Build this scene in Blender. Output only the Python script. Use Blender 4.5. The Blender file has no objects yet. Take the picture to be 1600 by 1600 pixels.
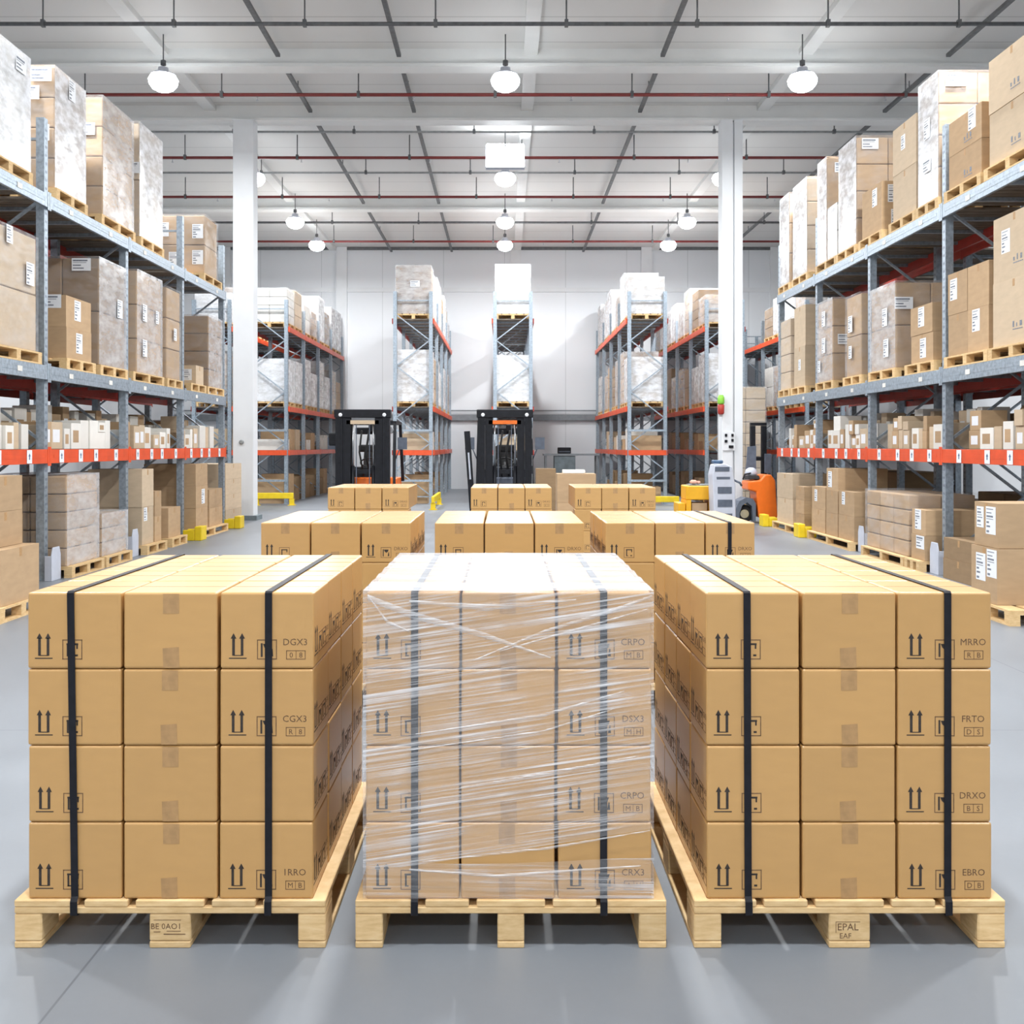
import bpy, bmesh, math, random
from mathutils import Vector, Matrix
random.seed(7)
SC = bpy.context.scene
COL = SC.collection
H = 1.614          # camera height
F = 1650.0         # focal length in pixels of a 1600 px frame

# ------------------------------------------------------------------ materials
def new_mat(name):
    m = bpy.data.materials.new(name); m.use_nodes = True
    nt = m.node_tree
    for n in list(nt.nodes): nt.nodes.remove(n)
    out = nt.nodes.new('ShaderNodeOutputMaterial')
    b = nt.nodes.new('ShaderNodeBsdfPrincipled')
    nt.links.new(b.outputs[0], out.inputs[0])
    return m, nt, b, out

def N(nt, t, **kw):
    n = nt.nodes.new('ShaderNode' + t)
    for k, v in kw.items(): setattr(n, k, v)
    return n

def math_n(nt, op, a, b=None, clamp=False):
    n = N(nt, 'Math', operation=op); n.use_clamp = clamp
    for i, v in enumerate((a, b)):
        if v is None: continue
        if isinstance(v, (int, float)): n.inputs[i].default_value = v
        else: nt.links.new(v, n.inputs[i])
    return n.outputs[0]

def ramp(nt, fac, stops):
    r = N(nt, 'ValToRGB')
    e = r.color_ramp.elements
    while len(e) < len(stops): e.new(0.5)
    for el, (p, c) in zip(e, stops):
        el.position = p; el.color = (c[0], c[1], c[2], 1)
    nt.links.new(fac, r.inputs[0])
    return r.outputs[0]

def coords(nt, scale=(1, 1, 1), rot=(0, 0, 0), out='Object'):
    tc = N(nt, 'TexCoord'); mp = N(nt, 'Mapping')
    mp.inputs['Scale'].default_value = scale
    src = tc.outputs[out]
    if any(rot):
        m2 = N(nt, 'Mapping'); m2.inputs['Rotation'].default_value = rot
        nt.links.new(src, m2.inputs[0]); src = m2.outputs[0]
    nt.links.new(src, mp.inputs[0])
    return mp.outputs[0]

def noise(nt, vec, scale=5, detail=3, rough=.5):
    n = N(nt, 'TexNoise'); n.inputs['Scale'].default_value = scale
    n.inputs['Detail'].default_value = detail; n.inputs['Roughness'].default_value = rough
    nt.links.new(vec, n.inputs['Vector'])
    return n.outputs[0]

def bump(nt, b, h, strength=.2, dist=.01):
    n = N(nt, 'Bump'); n.inputs['Strength'].default_value = strength; n.inputs['Distance'].default_value = dist
    nt.links.new(h, n.inputs['Height']); nt.links.new(n.outputs[0], b.inputs['Normal'])

def mix_rgb(nt, fac, a, b):
    m = N(nt, 'MixRGB')
    for i, v in enumerate((fac, a, b)):
        if isinstance(v, (int, float)): m.inputs[i].default_value = v
        elif isinstance(v, tuple): m.inputs[i].default_value = (v[0], v[1], v[2], 1)
        else: nt.links.new(v, m.inputs[i])
    return m.outputs[0]

def varied(name, c, rough=.6, metal=0, amt=.12, scale=6, stretch=(1, 1, 1), per_obj=.0, bmp=0, spec=.5):
    m, nt, b, o = new_mat(name)
    n = noise(nt, coords(nt, stretch), scale, 4)
    lo = tuple(x * (1 - amt) for x in c); hi = tuple(min(1, x * (1 + amt)) for x in c)
    colr = ramp(nt, n, [(.3, lo), (.7, hi)])
    if per_obj:
        oi = N(nt, 'ObjectInfo')
        v = math_n(nt, 'MULTIPLY_ADD', oi.outputs['Random'], per_obj * 2)
        v.node.inputs[2].default_value = 1 - per_obj
        hs = N(nt, 'HueSaturation'); nt.links.new(v, hs.inputs['Value']); nt.links.new(colr, hs.inputs['Color'])
        colr = hs.outputs[0]
    nt.links.new(colr, b.inputs['Base Color'])
    b.inputs['Roughness'].default_value = rough; b.inputs['Metallic'].default_value = metal
    b.inputs['Specular IOR Level'].default_value = spec
    if bmp: bump(nt, b, n, bmp, .005)
    return m

MT = {}
MT['card'] = varied('cardboard', (.555, .316, .112), .34, 0, .025, 9, (1, 1, 3), .035, spec=.5)
_b = [n for n in MT['card'].node_tree.nodes if n.type == 'BSDF_PRINCIPLED'][0]
_b.inputs['Coat Weight'].default_value = .2; _b.inputs['Coat Roughness'].default_value = .28
MT['card_tan'] = varied('tan_cardboard', (.46, .315, .185), .75, 0, .07, 5, (1, 1, 3), .12, spec=.25)
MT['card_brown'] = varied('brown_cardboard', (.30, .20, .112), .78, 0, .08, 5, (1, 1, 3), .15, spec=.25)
MT['card_pale'] = varied('pale_cardboard', (.55, .43, .30), .7, 0, .06, 5, (1, 1, 3), .1, spec=.25)
MT['white_card'] = varied('white_cardboard', (.76, .74, .69), .6, 0, .05, 4, (1, 1, 1), .08)
MT['tape'] = varied('packing_tape', (.43, .25, .105), .55, 0, .12, 40)
MT['ink'] = varied('black_ink', (.035, .025, .02), .7, 0, .3, 60)
MT['ink_brown'] = varied('brown_ink', (.16, .085, .04), .7, 0, .3, 60)
MT['paper'] = varied('white_paper', (.80, .82, .85), .5, 0, .04, 8)
MT['paper_ink'] = varied('grey_print', (.18, .2, .24), .6, 0, .4, 50)
MT['strap'] = varied('black_strap', (.008, .008, .012), .5, 0, .3, 30, spec=.3)
MT['galv'] = varied('galvanized_steel', (.34, .40, .46), .45, .55, .22, 22, (1, 1, 1), .05)
MT['orange'] = varied('orange_paint', (.72, .085, .022), .4, 0, .1, 6)
MT['red'] = varied('red_paint', (.40, .035, .022), .45, 0, .12, 6)
MT['pipe_red'] = varied('sprinkler_pipe_paint', (.20, .028, .026), .45, 0, .12, 6)
MT['deck'] = varied('dark_shelf_board', (.16, .135, .11), .8, 0, .3, 5, (1, 6, 1))
MT['white_paint'] = varied('white_paint', (.74, .76, .78), .5, 0, .03, 2)
MT['beam_white'] = varied('beam_white_paint', (.74, .75, .74), .55, 0, .03, 2)
MT['dark_pipe'] = varied('dark_pipe_paint', (.13, .135, .14), .5, .3, .2, 10)
MT['grey_pipe'] = varied('grey_pipe_paint', (.30, .31, .31), .5, .3, .15, 10)
MT['black'] = varied('black_machine_paint', (.009, .010, .014), .5, 0, .3, 12, spec=.25)
MT['steel'] = varied('bright_steel', (.55, .57, .6), .3, .9, .1, 12)
MT['rubber'] = varied('black_rubber', (.02, .02, .021), .8, 0, .3, 25)
MT['yellow'] = varied('yellow_paint', (.83, .60, .015), .45, 0, .08, 7)
MT['gold'] = varied('amber_yellow_paint', (.80, .40, .01), .45, 0, .06, 7)
MT['truck_orange'] = varied('truck_orange_paint', (.85, .165, .01), .38, 0, .06, 7)
MT['cab_grey'] = varied('cabinet_grey_paint', (.55, .58, .66), .5, 0, .05, 7)
MT['slate'] = varied('slate_grey_plastic', (.10, .12, .16), .55, 0, .15, 12)
MT['rail_grey'] = varied('rail_grey_paint', (.22, .24, .26), .5, .2, .1, 9)
MT['plinth'] = varied('dark_plinth_paint', (.16, .2, .22), .6, 0, .2, 9)
MT['green'] = varied('green_plastic', (.25, .6, .06), .5, 0, .08, 9)
MT['skin_pink'] = varied('pink_cloth', (.72, .38, .28), .8, 0, .15, 20)
MT['blue'] = varied('blue_plastic', (.06, .12, .22), .5, 0, .2, 9)

def wood_mat():
    m, nt, b, o = new_mat('pine_wood')
    v = coords(nt, (9, 9, 40))
    n = noise(nt, v, 1.4, 5, .6)
    n2 = noise(nt, coords(nt), 5, 2)
    c = ramp(nt, n, [(.25, (.58, .37, .16)), (.55, (.76, .54, .28)), (.8, (.84, .65, .38))])
    c = mix_rgb(nt, math_n(nt, 'MULTIPLY', n2, .35), c, (.62, .38, .15))
    oi = N(nt, 'ObjectInfo'); hs = N(nt, 'HueSaturation')
    v2 = math_n(nt, 'MULTIPLY_ADD', oi.outputs['Random'], .22); v2.node.inputs[2].default_value = .88
    nt.links.new(v2, hs.inputs['Value']); nt.links.new(c, hs.inputs['Color'])
    nt.links.new(hs.outputs[0], b.inputs['Base Color']); b.inputs['Roughness'].default_value = .7
    bump(nt, b, n, .15, .004)
    return m
MT['wood'] = wood_mat()

def floor_mat():
    m, nt, b, o = new_mat('polished_concrete')
    tc = N(nt, 'TexCoord')
    n1 = noise(nt, tc.outputs['Object'], .7, 5, .6); n2 = noise(nt, tc.outputs['Object'], 30, 3, .6)
    c = ramp(nt, n1, [(.3, (.188, .205, .228)), (.7, (.230, .248, .272))])
    c = mix_rgb(nt, math_n(nt, 'MULTIPLY', n2, .22), c, (.17, .185, .21))
    sx = N(nt, 'SeparateXYZ'); nt.links.new(tc.outputs['Object'], sx.inputs[0])
    def line(sock, off, period, w):
        a = math_n(nt, 'ADD', sock, off + 50 * period); a = math_n(nt, 'MODULO', a, period)
        a = math_n(nt, 'SUBTRACT', a, period / 2); a = math_n(nt, 'ABSOLUTE', a)
        return math_n(nt, 'LESS_THAN', a, w)
    l1 = line(sx.outputs[0], 1.3 + 2.5, 5.0, .004); l2 = line(sx.outputs[1], 3.0, 6.0, .004)
    l = math_n(nt, 'MAXIMUM', l1, l2)
    c = mix_rgb(nt, math_n(nt, 'MULTIPLY', l, .75), c, (.12, .13, .15))
    nt.links.new(c, b.inputs['Base Color'])
    r = math_n(nt, 'MULTIPLY_ADD', n1, .25); r.node.inputs[2].default_value = .28
    nt.links.new(r, b.inputs['Roughness']); b.inputs['Specular IOR Level'].default_value = .4
    bump(nt, b, n2, .05, .003)
    return m
MT['floor'] = floor_mat()

def panel_mat(name, c, axis, period, w, dark, c2=None):
    m, nt, b, o = new_mat(name)
    tc = N(nt, 'TexCoord'); sx = N(nt, 'SeparateXYZ'); nt.links.new(tc.outputs['Object'], sx.inputs[0])
    n1 = noise(nt, tc.outputs['Object'], .5, 3)
    cc = ramp(nt, n1, [(.3, tuple(x * .97 for x in c)), (.7, c)])
    a = math_n(nt, 'ADD', sx.outputs[axis], 100 * period); a = math_n(nt, 'MODULO', a, period)
    a = math_n(nt, 'LESS_THAN', a, w)
    cc = mix_rgb(nt, math_n(nt, 'MULTIPLY', a, .8), cc, dark)
    nt.links.new(cc, b.inputs['Base Color']); b.inputs['Roughness'].default_value = .6
    return m
MT['ceiling'] = panel_mat('ceiling_panels', (.70, .70, .685), 1, 1.15, .03, (.42, .42, .41))
MT['wall'] = panel_mat('wall_panels', (.78, .805, .835), 0, 2.3, .025, (.55, .58, .6))

def film_mat(name, base, gain, rot, stretch, scale, white=(.86, .88, .92), rough=.22, lo=.45, hi=.72, patch=0):
    """clear stretch film: folds of doubled film are denser"""
    m, nt, b, o = new_mat(name)
    v = coords(nt, stretch, rot)
    n = noise(nt, v, scale, 5, .65)
    mr = N(nt, 'MapRange'); mr.inputs[1].default_value = lo; mr.inputs[2].default_value = hi
    mr.inputs[3].default_value = base; mr.inputs[4].default_value = base + gain
    nt.links.new(n, mr.inputs[0])
    fac = mr.outputs[0]
    if patch:
        pn = noise(nt, coords(nt, (.8, .8, 1.6), rot), patch, 3)
        pr = N(nt, 'MapRange'); pr.inputs[1].default_value = .40; pr.inputs[2].default_value = .62
        pr.inputs[3].default_value = .12; pr.inputs[4].default_value = 1.0
        nt.links.new(pn, pr.inputs[0])
        sb = math_n(nt, 'SUBTRACT', fac, base); sb = math_n(nt, 'MULTIPLY', sb, pr.outputs[0]); fac = math_n(nt, 'ADD', sb, base)
    b.inputs['Base Color'].default_value = (*white, 1); b.inputs['Roughness'].default_value = rough
    b.inputs['Specular IOR Level'].default_value = .7
    bump(nt, b, n, .5, .012)
    tr = N(nt, 'BsdfTransparent'); mx = N(nt, 'MixShader')
    nt.links.new(fac, mx.inputs[0]); nt.links.new(tr.outputs[0], mx.inputs[1]); nt.links.new(b.outputs[0], mx.inputs[2])
    nt.links.new(mx.outputs[0], o.inputs[0])
    return m
A8 = math.radians(8.5)
MT['film_side'] = film_mat('stretch_film_pulled', .12, .95, (0, A8, 0), (.45, .45, 62), 1.5, (.93, .94, .97), .18, lo=.45, hi=.70, patch=4.0)
MT['film_low'] = film_mat('stretch_film_level', .10, .9, (0, math.radians(-1), 0), (.6, .6, 40), 1.5, (.93, .94, .97), .18, lo=.45, hi=.70, patch=4.0)
MT['film_top'] = film_mat('stretch_film_top', .36, .36, (0, 0, 0), (.7, 13, 13), 1.2, (.84, .87, .93), .22)
MT['film_fold'] = film_mat('stretch_film_fold', .12, .62, (0, 0, 0), (3, 3, 110), 2.0, lo=.40, hi=.68)
MT['film_load'] = film_mat('stretch_film_load_sheen', .22, .46, (0, 0, 0), (1.6, 1.6, 4), 1.5, lo=.34, hi=.78)  # whiteness includes the reflected light of the aisle faces
MT['film_clear'] = film_mat('stretch_film_clear', .07, .22, (0, 0, 0), (1.6, 1.6, 4), 1.5, lo=.40, hi=.75)
MT['film_white'] = film_mat('stretch_film_cloudy_sheen', .46, .44, (0, 0, 0), (1.5, 1.5, 3), 2.2, lo=.40, hi=.62)  # cloudy film, also whitened to stand in for reflections on aisle faces

def emit_mat(name, c, s):
    m, nt, b, o = new_mat(name)
    e = N(nt, 'Emission'); e.inputs[0].default_value = (*c, 1); e.inputs[1].default_value = s
    nt.links.new(e.outputs[0], o.inputs[0]); nt.nodes.remove(b)
    return m
MT['lamp'] = emit_mat('lamp_lens_glow', (.93, .97, 1.0), 22)

# ------------------------------------------------------------------ mesh helpers
class MB:
    def __init__(s): s.v = []; s.f = []; s.mi = []; s.sm = []
    def quadset(s, vs, fs, mi=0, smooth=False):
        o = len(s.v); s.v += [tuple(p) for p in vs]
        for f in fs: s.f.append([o + i for i in f]); s.mi.append(mi); s.sm.append(smooth)
        return s
    def box(s, x0, x1, y0, y1, z0, z1, mi=0, M=None, taper=None):
        if x0 > x1: x0, x1 = x1, x0
        if y0 > y1: y0, y1 = y1, y0
        vs = [Vector((x, y, z)) for z in (z0, z1) for y in (y0, y1) for x in (x0, x1)]
        if taper:
            cx, cy = (x0 + x1) / 2, (y0 + y1) / 2
            for p in vs[4:]: p.x = cx + (p.x - cx) * taper[0]; p.y = cy + (p.y - cy) * taper[1]
        if M is not None: vs = [M @ p for p in vs]
        return s.quadset(vs, [(0, 2, 3, 1), (4, 5, 7, 6), (0, 1, 5, 4), (1, 3, 7, 5), (3, 2, 6, 7), (2, 0, 4, 6)], mi)
    def bar(s, a, b, w, d, mi=0, up=(0, 0, 1)):
        a, b = Vector(a), Vector(b); t = (b - a); L = t.length; t.normalize()
        u = Vector(up)
        if abs(t.dot(u)) > .98: u = Vector((0, 1, 0))
        r = t.cross(u).normalized(); u = r.cross(t)
        M = Matrix.Translation(a) @ Matrix((r, t, u)).transposed().to_4x4()
        return s.box(-w / 2, w / 2, 0, L, -d / 2, d / 2, mi, M)
    def tube(s, pts, r, n=8, mi=0, cap=True):
        pts = [Vector(p) for p in pts]; o = len(s.v); rs = r if isinstance(r, (list, tuple)) else [r] * len(pts)
        prev = None
        for i, p in enumerate(pts):
            t = (pts[min(i + 1, len(pts) - 1)] - pts[max(i - 1, 0)]).normalized()
            if prev is None:
                prev = t.orthogonal().normalized()
            prev = (prev - t * prev.dot(t)).normalized(); q = t.cross(prev)
            for k in range(n):
                a = 2 * math.pi * k / n
                s.v.append(tuple(p + (prev * math.cos(a) + q * math.sin(a)) * rs[i]))
        for i in range(len(pts) - 1):
            for k in range(n):
                s.f.append([o + i * n + k, o + i * n + (k + 1) % n, o + (i + 1) * n + (k + 1) % n, o + (i + 1) * n + k]); s.mi.append(mi); s.sm.append(True)
        if cap:
            s.f.append([o + k for k in range(n)][::-1]); s.mi.append(mi); s.sm.append(False)
            e = o + (len(pts) - 1) * n
            s.f.append([e + k for k in range(n)]); s.mi.append(mi); s.sm.append(False)
        return s
    def lathe(s, prof, n=20, mi=0, c=(0, 0, 0), axis='z'):
        o = len(s.v)
        for r, z in prof:
            for k in range(n):
                a = 2 * math.pi * k / n; p = (r * math.cos(a), r * math.sin(a), z)
                if axis == 'x': p = (p[2], p[0], p[1])
                if axis == 'y': p = (p[0], p[2], p[1])
                s.v.append((p[0] + c[0], p[1] + c[1], p[2] + c[2]))
        for i in range(len(prof) - 1):
            for k in range(n):
                s.f.append([o + i * n + k, o + i * n + (k + 1) % n, o + (i + 1) * n + (k + 1) % n, o + (i + 1) * n + k]); s.mi.append(mi); s.sm.append(True)
        s.f.append([o + k for k in range(n)][::-1]); s.mi.append(mi); s.sm.append(False)
        e = o + (len(prof) - 1) * n
        s.f.append([e + k for k in range(n)]); s.mi.append(mi); s.sm.append(False)
        return s
    def prism(s, pts, y0, y1, mi=0, plane='xz'):
        """extrude an outline in x-z (or y-z) along the other horizontal axis"""
        n = len(pts)
        mk = (lambda p, d: (p[0], d, p[1])) if plane == 'xz' else (lambda p, d: (d, p[0], p[1]))
        vs = [mk(p, y0) for p in pts] + [mk(p, y1) for p in pts]
        fs = [tuple(range(n)), tuple(range(2 * n - 1, n - 1, -1))] + [(i, n + i, n + (i + 1) % n, (i + 1) % n) for i in range(n)]
        return s.quadset(vs, fs, mi)
    def mesh(s, name, mats, bevel=0, seg=2, fix=True):
        me = bpy.data.meshes.new(name); me.from_pydata(s.v, [], s.f)
        for m in mats: me.materials.append(MT[m] if isinstance(m, str) else m)
        me.polygons.foreach_set('material_index', s.mi); me.polygons.foreach_set('use_smooth', s.sm)
        bm = bmesh.new(); bm.from_mesh(me)
        if fix: bmesh.ops.recalc_face_normals(bm, faces=bm.faces)
        if bevel:
            bmesh.ops.bevel(bm, geom=list(bm.edges), offset=bevel, segments=seg, profile=.5, affect='EDGES')
        bm.to_mesh(me); bm.free(); me.update()
        return me
    def build(s, name, mats, parent=None, bevel=0, seg=2, fix=True):
        if isinstance(mats, str): mats = [mats]
        return link(name, s.mesh(name, mats, bevel, seg, fix), parent)

def link(name, me, parent=None, loc=(0, 0, 0), rz=0):
    o = bpy.data.objects.new(name, me); COL.objects.link(o)
    o.location = loc; o.rotation_euler = (0, 0, rz)
    if parent is not None: o.parent = parent
    return o

def tag(o, label, cat, group=None):
    o['label'] = label; o['category'] = cat
    if group: o['group'] = group
    return o

def thing(name, label, cat, loc=(0, 0, 0), rz=0, group=None):
    o = bpy.data.objects.new(name, None); COL.objects.link(o); o.empty_display_size = .1
    o.location = loc; o.rotation_euler = (0, 0, rz)
    return tag(o, label, cat, group)

def struct(name, mb, mats, bevel=0):
    o = mb.build(name, mats, None, bevel); o['kind'] = 'structure'
    return o

ORD = ['zeroth', 'first', 'second', 'third', 'fourth', 'fifth', 'sixth', 'seventh', 'eighth', 'ninth', 'tenth', 'eleventh', 'twelfth', 'thirteenth',
       'fourteenth', 'fifteenth', 'sixteenth', 'seventeenth', 'eighteenth', 'nineteenth', 'twentieth']
def nth(i):
    if i <= 20: return ORD[i]
    tens = {2: 'twenty', 3: 'thirty', 4: 'forty', 5: 'fifty', 6: 'sixty'}[i // 10]
    if i % 10 == 0: return tens[:-1] + 'ieth'
    return tens + '-' + ORD[i % 10]

# ------------------------------------------------------------------ camera
cam = bpy.data.cameras.new('camera'); co = bpy.data.objects.new('camera', cam); COL.objects.link(co)
co.location = (0, 0, H); co.rotation_euler = (math.radians(90), 0, 0)
cam.sensor_width = 36; cam.lens = 36 * F / 1600
cam.shift_x = 12 / 1600; cam.shift_y = -103 / 1600
cam.clip_end = 200
SC.camera = co
SC.view_settings.view_transform = 'Standard'; SC.view_settings.look = 'None'
SC.view_settings.gamma = 1; SC.view_settings.exposure = 0.0; SC.view_settings.use_curve_mapping = False
w = bpy.data.worlds.new('world'); SC.world = w; w.use_nodes = True
w.node_tree.nodes['Background'].inputs[0].default_value = (.8, .85, .9, 1)
w.node_tree.nodes['Background'].inputs[1].default_value = .3
SC.cycles.max_bounces = 10; SC.cycles.diffuse_bounces = 5; SC.cycles.transparent_max_bounces = 12
SC.cycles.use_denoising = True
SC.cycles.sample_clamp_indirect = 6

# ------------------------------------------------------------------ room shell
XW, YB, YW, ZC = 12.5, -12.0, 39.8, 9.1
struct('floor', MB().box(-XW - .2, XW + .2, YB - .2, YW + .2, -.2, 0), ['floor'])
struct('ceiling', MB().box(-XW - .2, XW + .2, YB - .2, YW + .2, ZC, ZC + .2), ['ceiling'])
struct('wall_back', MB().box(-XW, XW, YW, YW + .2, 0, ZC), ['wall'])
struct('wall_left', MB().box(-XW - .2, -XW, YB, YW, 0, ZC), ['wall'])
struct('wall_right', MB().box(XW, XW + .2, YB, YW, 0, ZC), ['wall'])
struct('wall_front', MB().box(-XW, XW, YB - .2, YB, 0, ZC), ['wall'])
tn = 0
def trim(mb, mat):
    global tn
    tn += 1
    return struct('trim_%d' % tn, mb, [mat])
# roof beams across: I section (web, bright bottom flange)
for y in (-9.5, -2.5, 4.5, 11.5, 20.0, 23.3, 32.0):
    trim(MB().box(-XW, XW, y - .10, y + .10, 8.80, ZC).box(-XW, XW, y - .19, y + .19, 8.74, 8.80), 'beam_white')
# beams along the hall, close under the ceiling
for x in (-11.2, -6.46, .5, 5.68, 10.6):
    trim(MB().box(x - .13, x + .13, YB, YW, 8.985, ZC - .001), 'beam_white')
# wall pilasters, ledge and dark rail on the far wall
for x in (-10.5, -6.12, .43, 5.35, 10.2):
    trim(MB().box(x - .20, x + .20, YW - .12, YW - .001, 0, ZC - .001), 'white_paint')
trim(MB().box(-XW, XW, YW - .05, YW - .001, 7.42, 7.58), 'white_paint')
trim(MB().box(-XW, XW, YW - .14, YW - .121, 2.58, 2.80).box(-XW, XW, YW - .13, YW - .121, 2.92, 2.97), 'rail_grey')
trim(MB().box(-XW, XW, YW - .10, YW - .001, ZC - .10, ZC - .001), 'dark_pipe')
# columns
def column(name, x, y, w_, d):
    o = struct(name, MB().box(x - w_ / 2, x + w_ / 2, y - d / 2, y + d / 2, 0.0, 8.74), ['white_paint'], .012)
    return o
COLY = 23.2
column('column_left', -5.69, COLY, .45, .4)
column('column_right', 4.86, COLY, .24, .4)
struct('column_right_flange', MB().box(4.985, 5.02, COLY - .1, COLY + .15, .1, 8.7, 0).box(5.02, 5.20, COLY - .16, COLY + .16, 0, 8.74, 0), ['white_paint'])
trim(MB().box(-6.0, -5.38, COLY - .27, COLY + .27, 0, .10), 'plinth')
trim(MB().box(4.70, 5.26, COLY - .27, COLY + .27, 0, .10), 'plinth')

# ------------------------------------------------------------------ ceiling services
def pipe_cross(y, z, r, mat, label, x0=-XW + .02, x1=XW - .02, hang=2.7, off=0.0, name='sprinkler_pipe'):
    t = thing(name, label, 'pipe', (0, y, z), 0, 'pipes across the ceiling')
    MB().tube([(x0, 0, 0), (x1, 0, 0)], r, 8).build('pipe_run', mat, t)
    x = x0 + .6 + off
    while x < x1:
        MB().tube([(x, 0, r * .6), (x, 0, ZC - z - .001)], .014, 6).box(x - .03, x + .03, -.04, .04, -r - .012, r + .03).build('hanger', 'dark_pipe', t)
        x += hang
    x = x0 + 1.4
    while mat == 'pipe_red' and x < x1:
        MB().tube([(x, 0, -r * .5), (x, 0, -r - .06)], .012, 6).lathe([(.012, -r - .06), (.03, -r - .07), (.03, -r - .08)], 8, 0, (x, 0, 0)).build('sprinkler_head', 'steel', t)
        x += 3.1
pipe_cross(17.35, 8.55, .035, 'dark_pipe', 'dark grey pipe across the ceiling, nearest the camera', hang=2.15)
pipe_cross(20.85, 8.55, .036, 'pipe_red', 'red sprinkler pipe just behind the nearest row of lamps', off=.9)
pipe_cross(23.75, 8.68, .025, 'grey_pipe', 'thin grey pipe directly behind the two white columns', off=.4, name='conduit_pipe')
pipe_cross(25.4, 8.55, .036, 'pipe_red', 'red sprinkler pipe level with the square lamp', off=1.5)
pipe_cross(27.3, 8.68, .025, 'grey_pipe', 'thin grey pipe just behind the square lamp', off=.2, name='conduit_pipe')
pipe_cross(29.4, 8.55, .036, 'pipe_red', 'red sprinkler pipe behind the square lamp, before the third roof beam', off=.3)
pipe_cross(33.0, 8.6, .035, 'dark_pipe', 'dark pipe behind the third roof beam', off=1.1)
pipe_cross(35.8, 8.55, .036, 'pipe_red', 'red sprinkler pipe nearest the far wall', off=.7)
for k, (x, lab) in enumerate([(-4.23, 'dark conduit running along the ceiling, second from the left rack'), (-1.97, 'dark conduit running along the ceiling just left of the central lamps'),
               (2.96, 'dark conduit running along the ceiling right of the central lamps'), (8.3, 'dark conduit running along the ceiling above the right rack')]):
    t = thing('cable_conduit', lab, 'conduit', (x, 0, 8.92), 0, 'conduits along the ceiling')
    for a, b_ in ((4.8, 19.75), (20.25, 23.05), (23.55, 31.75), (32.25, YW - .2)):
        MB().box(-.04, .04, a, b_, -.03, .03).build('conduit_section', 'dark_pipe', t)
        MB().box(-.01, .01, (a + b_) / 2 - .01, (a + b_) / 2 + .01, .03, ZC - 8.92 - .001).build('hanger', 'dark_pipe', t)

# ------------------------------------------------------------------ lamps
LAMP_W = 330
def lamp_light(x, y, z, size, power):
    l = bpy.data.lights.new('lamp_light', 'AREA'); l.shape = 'DISK'; l.size = size; l.energy = power
    l.color = (.965, .985, 1.0)
    o = bpy.data.objects.new('lamp_light', l); COL.objects.link(o); o.location = (x, y, z)
    return o
lamp_me = {}
def lamp_meshes():
    lamp_me['lens'] = MB().lathe([(.02, -.24), (.11, -.23), (.19, -.19), (.25, -.11), (.265, -.03), (.22, .05)], 24).mesh('lens', ['lamp'])
    lamp_me['housing'] = MB().lathe([(.222, .051), (.215, .07), (.16, .10), (.10, .12), (.09, .19), (.03, .21)], 24).mesh('housing', ['cab_grey'])
    lamp_me['stem'] = MB().tube([(0, 0, .20), (0, 0, ZC - 8.3 - .001)], .012, 6).lathe([(.05, .24), (.05, .32), (.015, .34)], 10).mesh('stem', ['dark_pipe'])
lamp_meshes()
rows = [(-8.2, None), (1.3, None), (6.6, None), (12.5, None), (19.2, 'nearest row of lamps'), (26.2, 'second row of lamps'), (31.3, 'third row of lamps'), (34.9, 'row of lamps nearest the far wall')]
for y, rl in rows:
    for x, sl in ((-6.2, 'left'), (0.02, 'central'), (5.42, 'right')):
        nm = 'round high bay lamp, %s one in the %s' % (sl, rl) if rl else 'round high bay lamp, %s one over the floor %s' % (sl, {-8.2: 'far before the front pallets', 1.3: 'before the front pallets', 6.6: 'behind the front pallets', 12.5: 'above the third pallet row'}[y])
        t = thing('high_bay_lamp', nm, 'lamp', (x, y, 8.3), 0, 'high bay lamps')
        for k in ('lens', 'housing', 'stem'): link(k, lamp_me[k], t)
        lamp_light(x, y, 8.3 - .26, .46, LAMP_W)
# square lamp
t = thing('square_lamp', 'large square lamp glowing above the central round lamp', 'lamp', (0.02, 25.0, 8.50))
MB().box(-.44, .44, -.02, .02, -.33, .33, 0, Matrix.Rotation(math.radians(-25), 4, 'X')).build('lens', 'lamp', t)
MB().box(-.46, .46, .021, .12, -.34, .34, 0, Matrix.Rotation(math.radians(-25), 4, 'X')).build('housing', 'cab_grey', t)
MB().bar((0, .06, .2), (0, .06, ZC - 8.5 - .001), .03, .03).build('stem', 'dark_pipe', t)

# ------------------------------------------------------------------ pallets
def pallet_parts(wd, dp, mid=.066):
    """part name -> list of meshes; front at y=0, depth along +y, centred in x"""
    P = []
    h = wd / 2
    ws = [.20, .14, .22, .14, .20]; gap = (wd - sum(ws) * wd) / 4
    x = -h
    for k in range(5):
        w_ = ws[k] * wd
        P.append(('deck_board', MB().box(x, x + w_, 0, dp, .133, .155), .003)); x += w_ + gap
    for y in (0, dp / 2 - .07, dp - .14):
        P.append(('stringer_board', MB().box(-h, h, y + .001, y + .139, .111, .1325), .003))
    for y in (.0, dp / 2 - .07, dp - .14):
        for x, hw in ((-h + .044, .044), (0, mid), (h - .044, .044)):
            P.append(('block', MB().box(x - hw, x + hw, y + .002, y + .138, .0225, .1105), .004))
    for x, hw in ((-h + .044, .044), (0, mid), (h - .044, .044)):
        P.append(('bottom_board', MB().box(x - hw, x + hw, .002, dp - .002, 0, .022), .003))
    return [(n, m.mesh(n, ['wood'], b, 1)) for n, m, b in P]
PAL_A = pallet_parts(1.0, 1.2); PAL_B = pallet_parts(1.0, 1.2, .043)
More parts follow.
